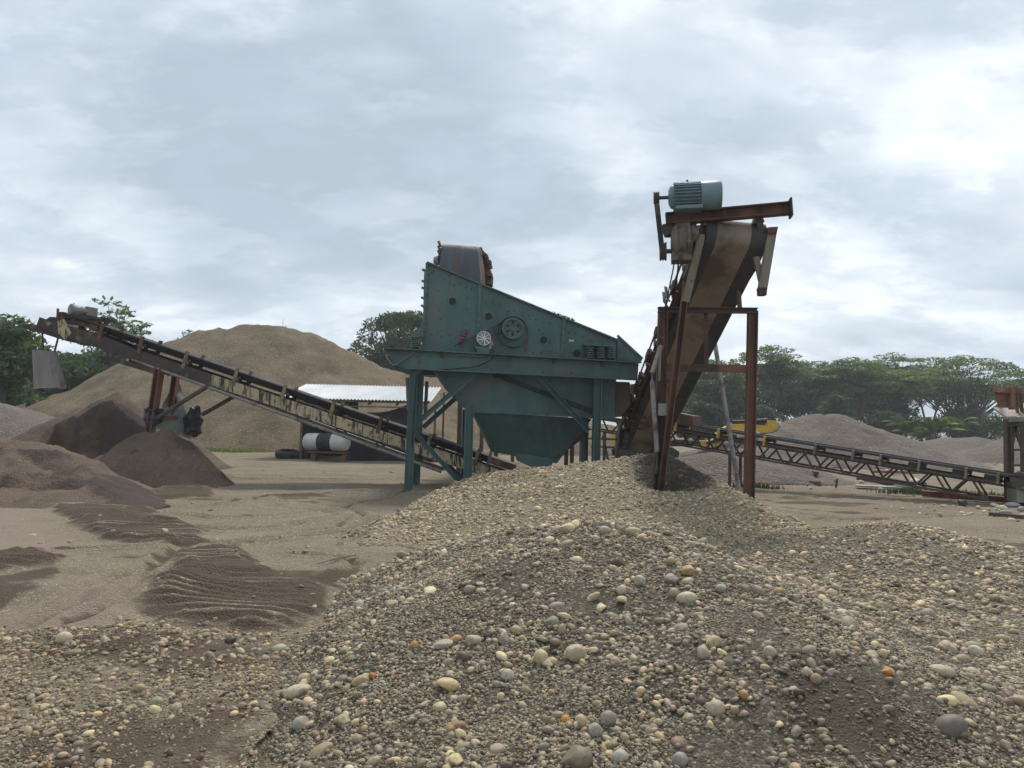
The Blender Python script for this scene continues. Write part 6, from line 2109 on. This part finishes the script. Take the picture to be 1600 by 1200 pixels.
def bush(name, px, py, Y, w, h, n, leaf, col, seed, label, group):
    g = np.random.default_rng(seed)
    q = P(px, py, Y)
    ww, hh = w / FPX * Y / 2, h / FPX * Y
    base = Vector((q.x, Y, max(0.0, q.z - hh)))
    t = thing(name, base[:], label, 'shrub', group)
    cl = []
    mb = MB()
    for k in range(14):
        a = g.uniform(0, 6.28); rr = g.uniform(0, .75)
        c = base + Vector((ww * rr * math.cos(a), ww * .7 * rr * math.sin(a), hh * g.uniform(.3, .85) * (1 - .5 * rr)))
        cl.append((c[:], ww * g.uniform(.25, .45), hh * g.uniform(.14, .26)))
        mb.path([base, base.lerp(c, .6) + Vector((0, 0, .05)), c], .03, 5, .01)
    mb.build('stem', M['bark'], t, 60)
    V, F, Cc = leaves(cl, n, leaf, col, g, .35)
    fastmesh('crown', V, F, M['leaf'], Cc, False, None, t)


GB = 'shrubs at the foot of the trees'
bush('shrub', 1240, 655, 66, 60, 40, 1500, .2, (.075, .115, .04), 31, 'light green shrub beyond the end of the excavator arm', GB)
bush('shrub', 1140, 676, 44, 52, 40, 1300, .15, (.07, .14, .035), 32, 'bright green shrub showing under the excavator arm', GB)
bush('shrub', 1502, 636, 84, 84, 56, 4200, .22, GD, 33, 'dark dense shrub round the foot of the wide spreading tree', GB)
bush('shrub', 540, 546, 70, 30, 14, 300, .2, G2, 34, 'small shrub at the foot of the dense rounded tree', GB)
bush('shrub', 1100, 640, 74, 90, 70, 4200, .22, GD, 35, 'dark shrub mass behind the trestle and the excavator arm', GB)
bush('shrub', 1190, 628, 78, 90, 70, 4000, .22, GD, 36, 'dark shrub behind the trestle leg farthest from the green screen', GB)
bush('shrub', 1390, 628, 82, 80, 66, 3600, .22, GD, 37, 'dark shrub beside the dark palm', GB)
bush('shrub', 1310, 606, 84, 70, 80, 3400, .22, GD, 38, 'dark shrub over the top of the broad grey-brown heap', GB)


def undergrowth(name, spans, n, leaf, col, seed, label):
    g = np.random.default_rng(seed)
    cl = []
    for x0, x1, ytop, Y, k in spans:
        for i in range(k):
            px = g.uniform(x0, x1)
            q = P(px, ytop + g.uniform(-8, 14), Y + g.uniform(-3, 4))
            z = q.z * g.uniform(.15, 1.0) ** .6
            cl.append(((q.x, q.y, z), g.uniform(.7, 1.5) * Y / 60, g.uniform(.5, 1.0) * Y / 60))
    V, F, Cc = leaves(cl, n, leaf, col, g, .35)
    o = fastmesh(name, V, F, M['leaf'], Cc, False)
    tag(o, label, 'undergrowth', None, 'stuff')


undergrowth('undergrowth', [(1040, 1240, 616, 102, 100), (1240, 1420, 618, 104, 90), (1420, 1640, 658, 102, 36)], 46000, .21, (.042, .062, .04), 41, 'dark leafy undergrowth below the row of umbrella trees')
undergrowth('undergrowth', [(-120, 60, 560, 56, 70), (40, 235, 556, 66, 150), (130, 240, 545, 70, 50)], 55000, .2, (.045, .073, .04), 42, 'dark leafy undergrowth below the large-leaved trees by the stained conveyor')

# palms
def palm(px, py, Y, h, seed, label):
    g = random.Random(seed)
    q = P(px, py, Y)
    base = Vector((q.x, Y, 0))
    t = thing('palm', base[:], label, 'palm', 'young palms behind the far heaps')
    top = Vector((q.x, Y, max(q.z, .6)))
    mb = MB(); mb.path([base, (base + top) / 2 + Vector((.05, 0, 0)), top], .14, 8, .09); mb.build('trunk', M['bark'], t, 60)
    for k in range(13):
        a = 2 * math.pi * k / 13 + g.uniform(-.2, .2)
        el = g.uniform(.35, 1.35)
        L_ = h * g.uniform(.8, 1.1)
        dh = Vector((math.cos(a), math.sin(a), 0))
        pts = bez(top, top + dh * L_ * .35 * math.cos(el) * 1.3 + UP * L_ * .75 * math.sin(el), top + dh * L_ * (.55 + .4 * math.cos(el)) + UP * L_ * (math.sin(el) * .75 - .25), 10)
        V, F, Cc = [], [], []
        sdh = Vector((-dh.y, dh.x, 0))
        br = g.uniform(.8, 1.25)
        for i in range(1, 11):
            p = pts[i]; tg = (pts[i] - pts[i - 1]).normalized()
            ll = L_ * .26 * math.sin(math.pi * min(1, .12 + i / 11.5))
            for s in (-1, 1):
                for o_ in (0, .5):
                    b0 = p - tg * (o_ * L_ * .09)
                    e_ = b0 + sdh * (s * ll) + tg * ll * .5 - UP * ll * .35
                    k_ = len(V)
                    V += [b0[:], (b0.lerp(e_, .5) + tg * .035 * L_ + UP * .03)[:], e_[:], (b0.lerp(e_, .5) - tg * .035 * L_)[:]]
                    F.append((k_, k_ + 1, k_ + 2, k_ + 3))
                    Cc += [(.07 * br, .118 * br, .035 * br)] * 4
        fastmesh('frond', np.array(V), np.array(F), M['leaf'], np.array(Cc), False, None, t)


palm(1415, 676, 72, 2.7, 1, 'dark palm beside the brighter palms')
palm(1462, 678, 70, 2.8, 2, 'bright green palm behind the small far heap, left one')
palm(1497, 674, 72, 2.6, 3, 'bright green palm behind the small far heap, right one')
palm(1440, 684, 76, 2.2, 4, 'palm half hidden between the dark palm and the bright ones')

# grass at the foot of the big stockpile and by the lattice conveyor
def grass(name, spots, n, h, col, seed, label):
    g = np.random.default_rng(seed)
    V, F, Cc = [], [], []
    for (px, py, sx, sy) in spots:
        c = G(px, py)
        m = n // len(spots)
        x = c.x + g.normal(0, sx, m); y = c.y + g.normal(0, sy, m)
        z = top_z(x, y)
        z = np.maximum(z, np.minimum(big(x, y), .25))
        a = g.uniform(0, 6.28, m); hh = h * g.uniform(.5, 1.3, m); ln = g.normal(0, .35, (m, 2)) * hh[:, None]
        w = hh * .16
        p0 = np.stack([x - np.cos(a) * w, y - np.sin(a) * w, z - .02], 1); p1 = np.stack([x + np.cos(a) * w, y + np.sin(a) * w, z - .02], 1)
        p2 = np.stack([x + ln[:, 0], y + ln[:, 1], z + hh], 1)
        k = len(V) * 3
        V.append(np.stack([p0, p1, p2], 1).reshape(-1, 3))
        Cc.append(np.repeat(np.array(col)[None] * g.uniform(.7, 1.35, (m, 1)), 3, 0))
    V = np.concatenate(V)
    o = fastmesh(name, V, np.arange(len(V)).reshape(-1, 3), M['leaf'], np.concatenate(Cc), False)
    tag(o, label, 'grass', None, 'stuff')


grass('grass', [(300, 705, 1.6, .35), (350, 706, 1.2, .3), (540, 708, .5, .3), (470, 706, .8, .2)], 1700, .16, (.13, .16, .04), 51, 'patchy yellowish green grass at the foot of the huge stockpile')
grass('grass', [(1530, 777, .5, .2), (1485, 772, .5, .2), (1560, 779, .35, .2), (1420, 770, .4, .2), (1180, 762, .3, .12)], 1500, .12, (.045, .065, .03), 52, 'low green weeds under the lattice conveyor')
g_ = np.random.default_rng(5)
sprigs = [(GP(x, 500 + (x - 881) * .36 - 3, .9)[:], .12, .06) for x in (866, 872, 878, 884, 890)]
mb = MB()
for c, _, _ in sprigs:
    q = Vector(c); mb.path([q - UP * .35, q - UP * .1, q + UP * .05], .012, 5)
st_ = thing('dry_weeds', (Vector(sprigs[2][0]) - UP * .35)[:], 'dry brown weeds sprouting on top of the green screen', 'weeds')
mb.build('stem', M['timber'], st_)
V, F, Cc = leaves(sprigs, 160, .045, (.14, .12, .07), g_, .3); fastmesh('crown', V, F, M['leaf'], Cc, False, None, st_)

# ------------------------------------------------------------------ air
hm = bpy.data.materials.new('thin_haze')
hm.use_nodes = True
t = hm.node_tree
t.nodes.clear()
vol = N(t, 'ShaderNodeVolumePrincipled', inp={'Color': (0.90, 0.94, 1.0, 1), 'Density': 0.0008, 'Anisotropy': 0.2})
t.links.new(vol.outputs[0], N(t, 'ShaderNodeOutputMaterial').inputs['Volume'])
e = MB(); e.box((0, 600, 8.5), 6200, 7400, 21)
tag(e.build('haze', hm), kind='stuff')
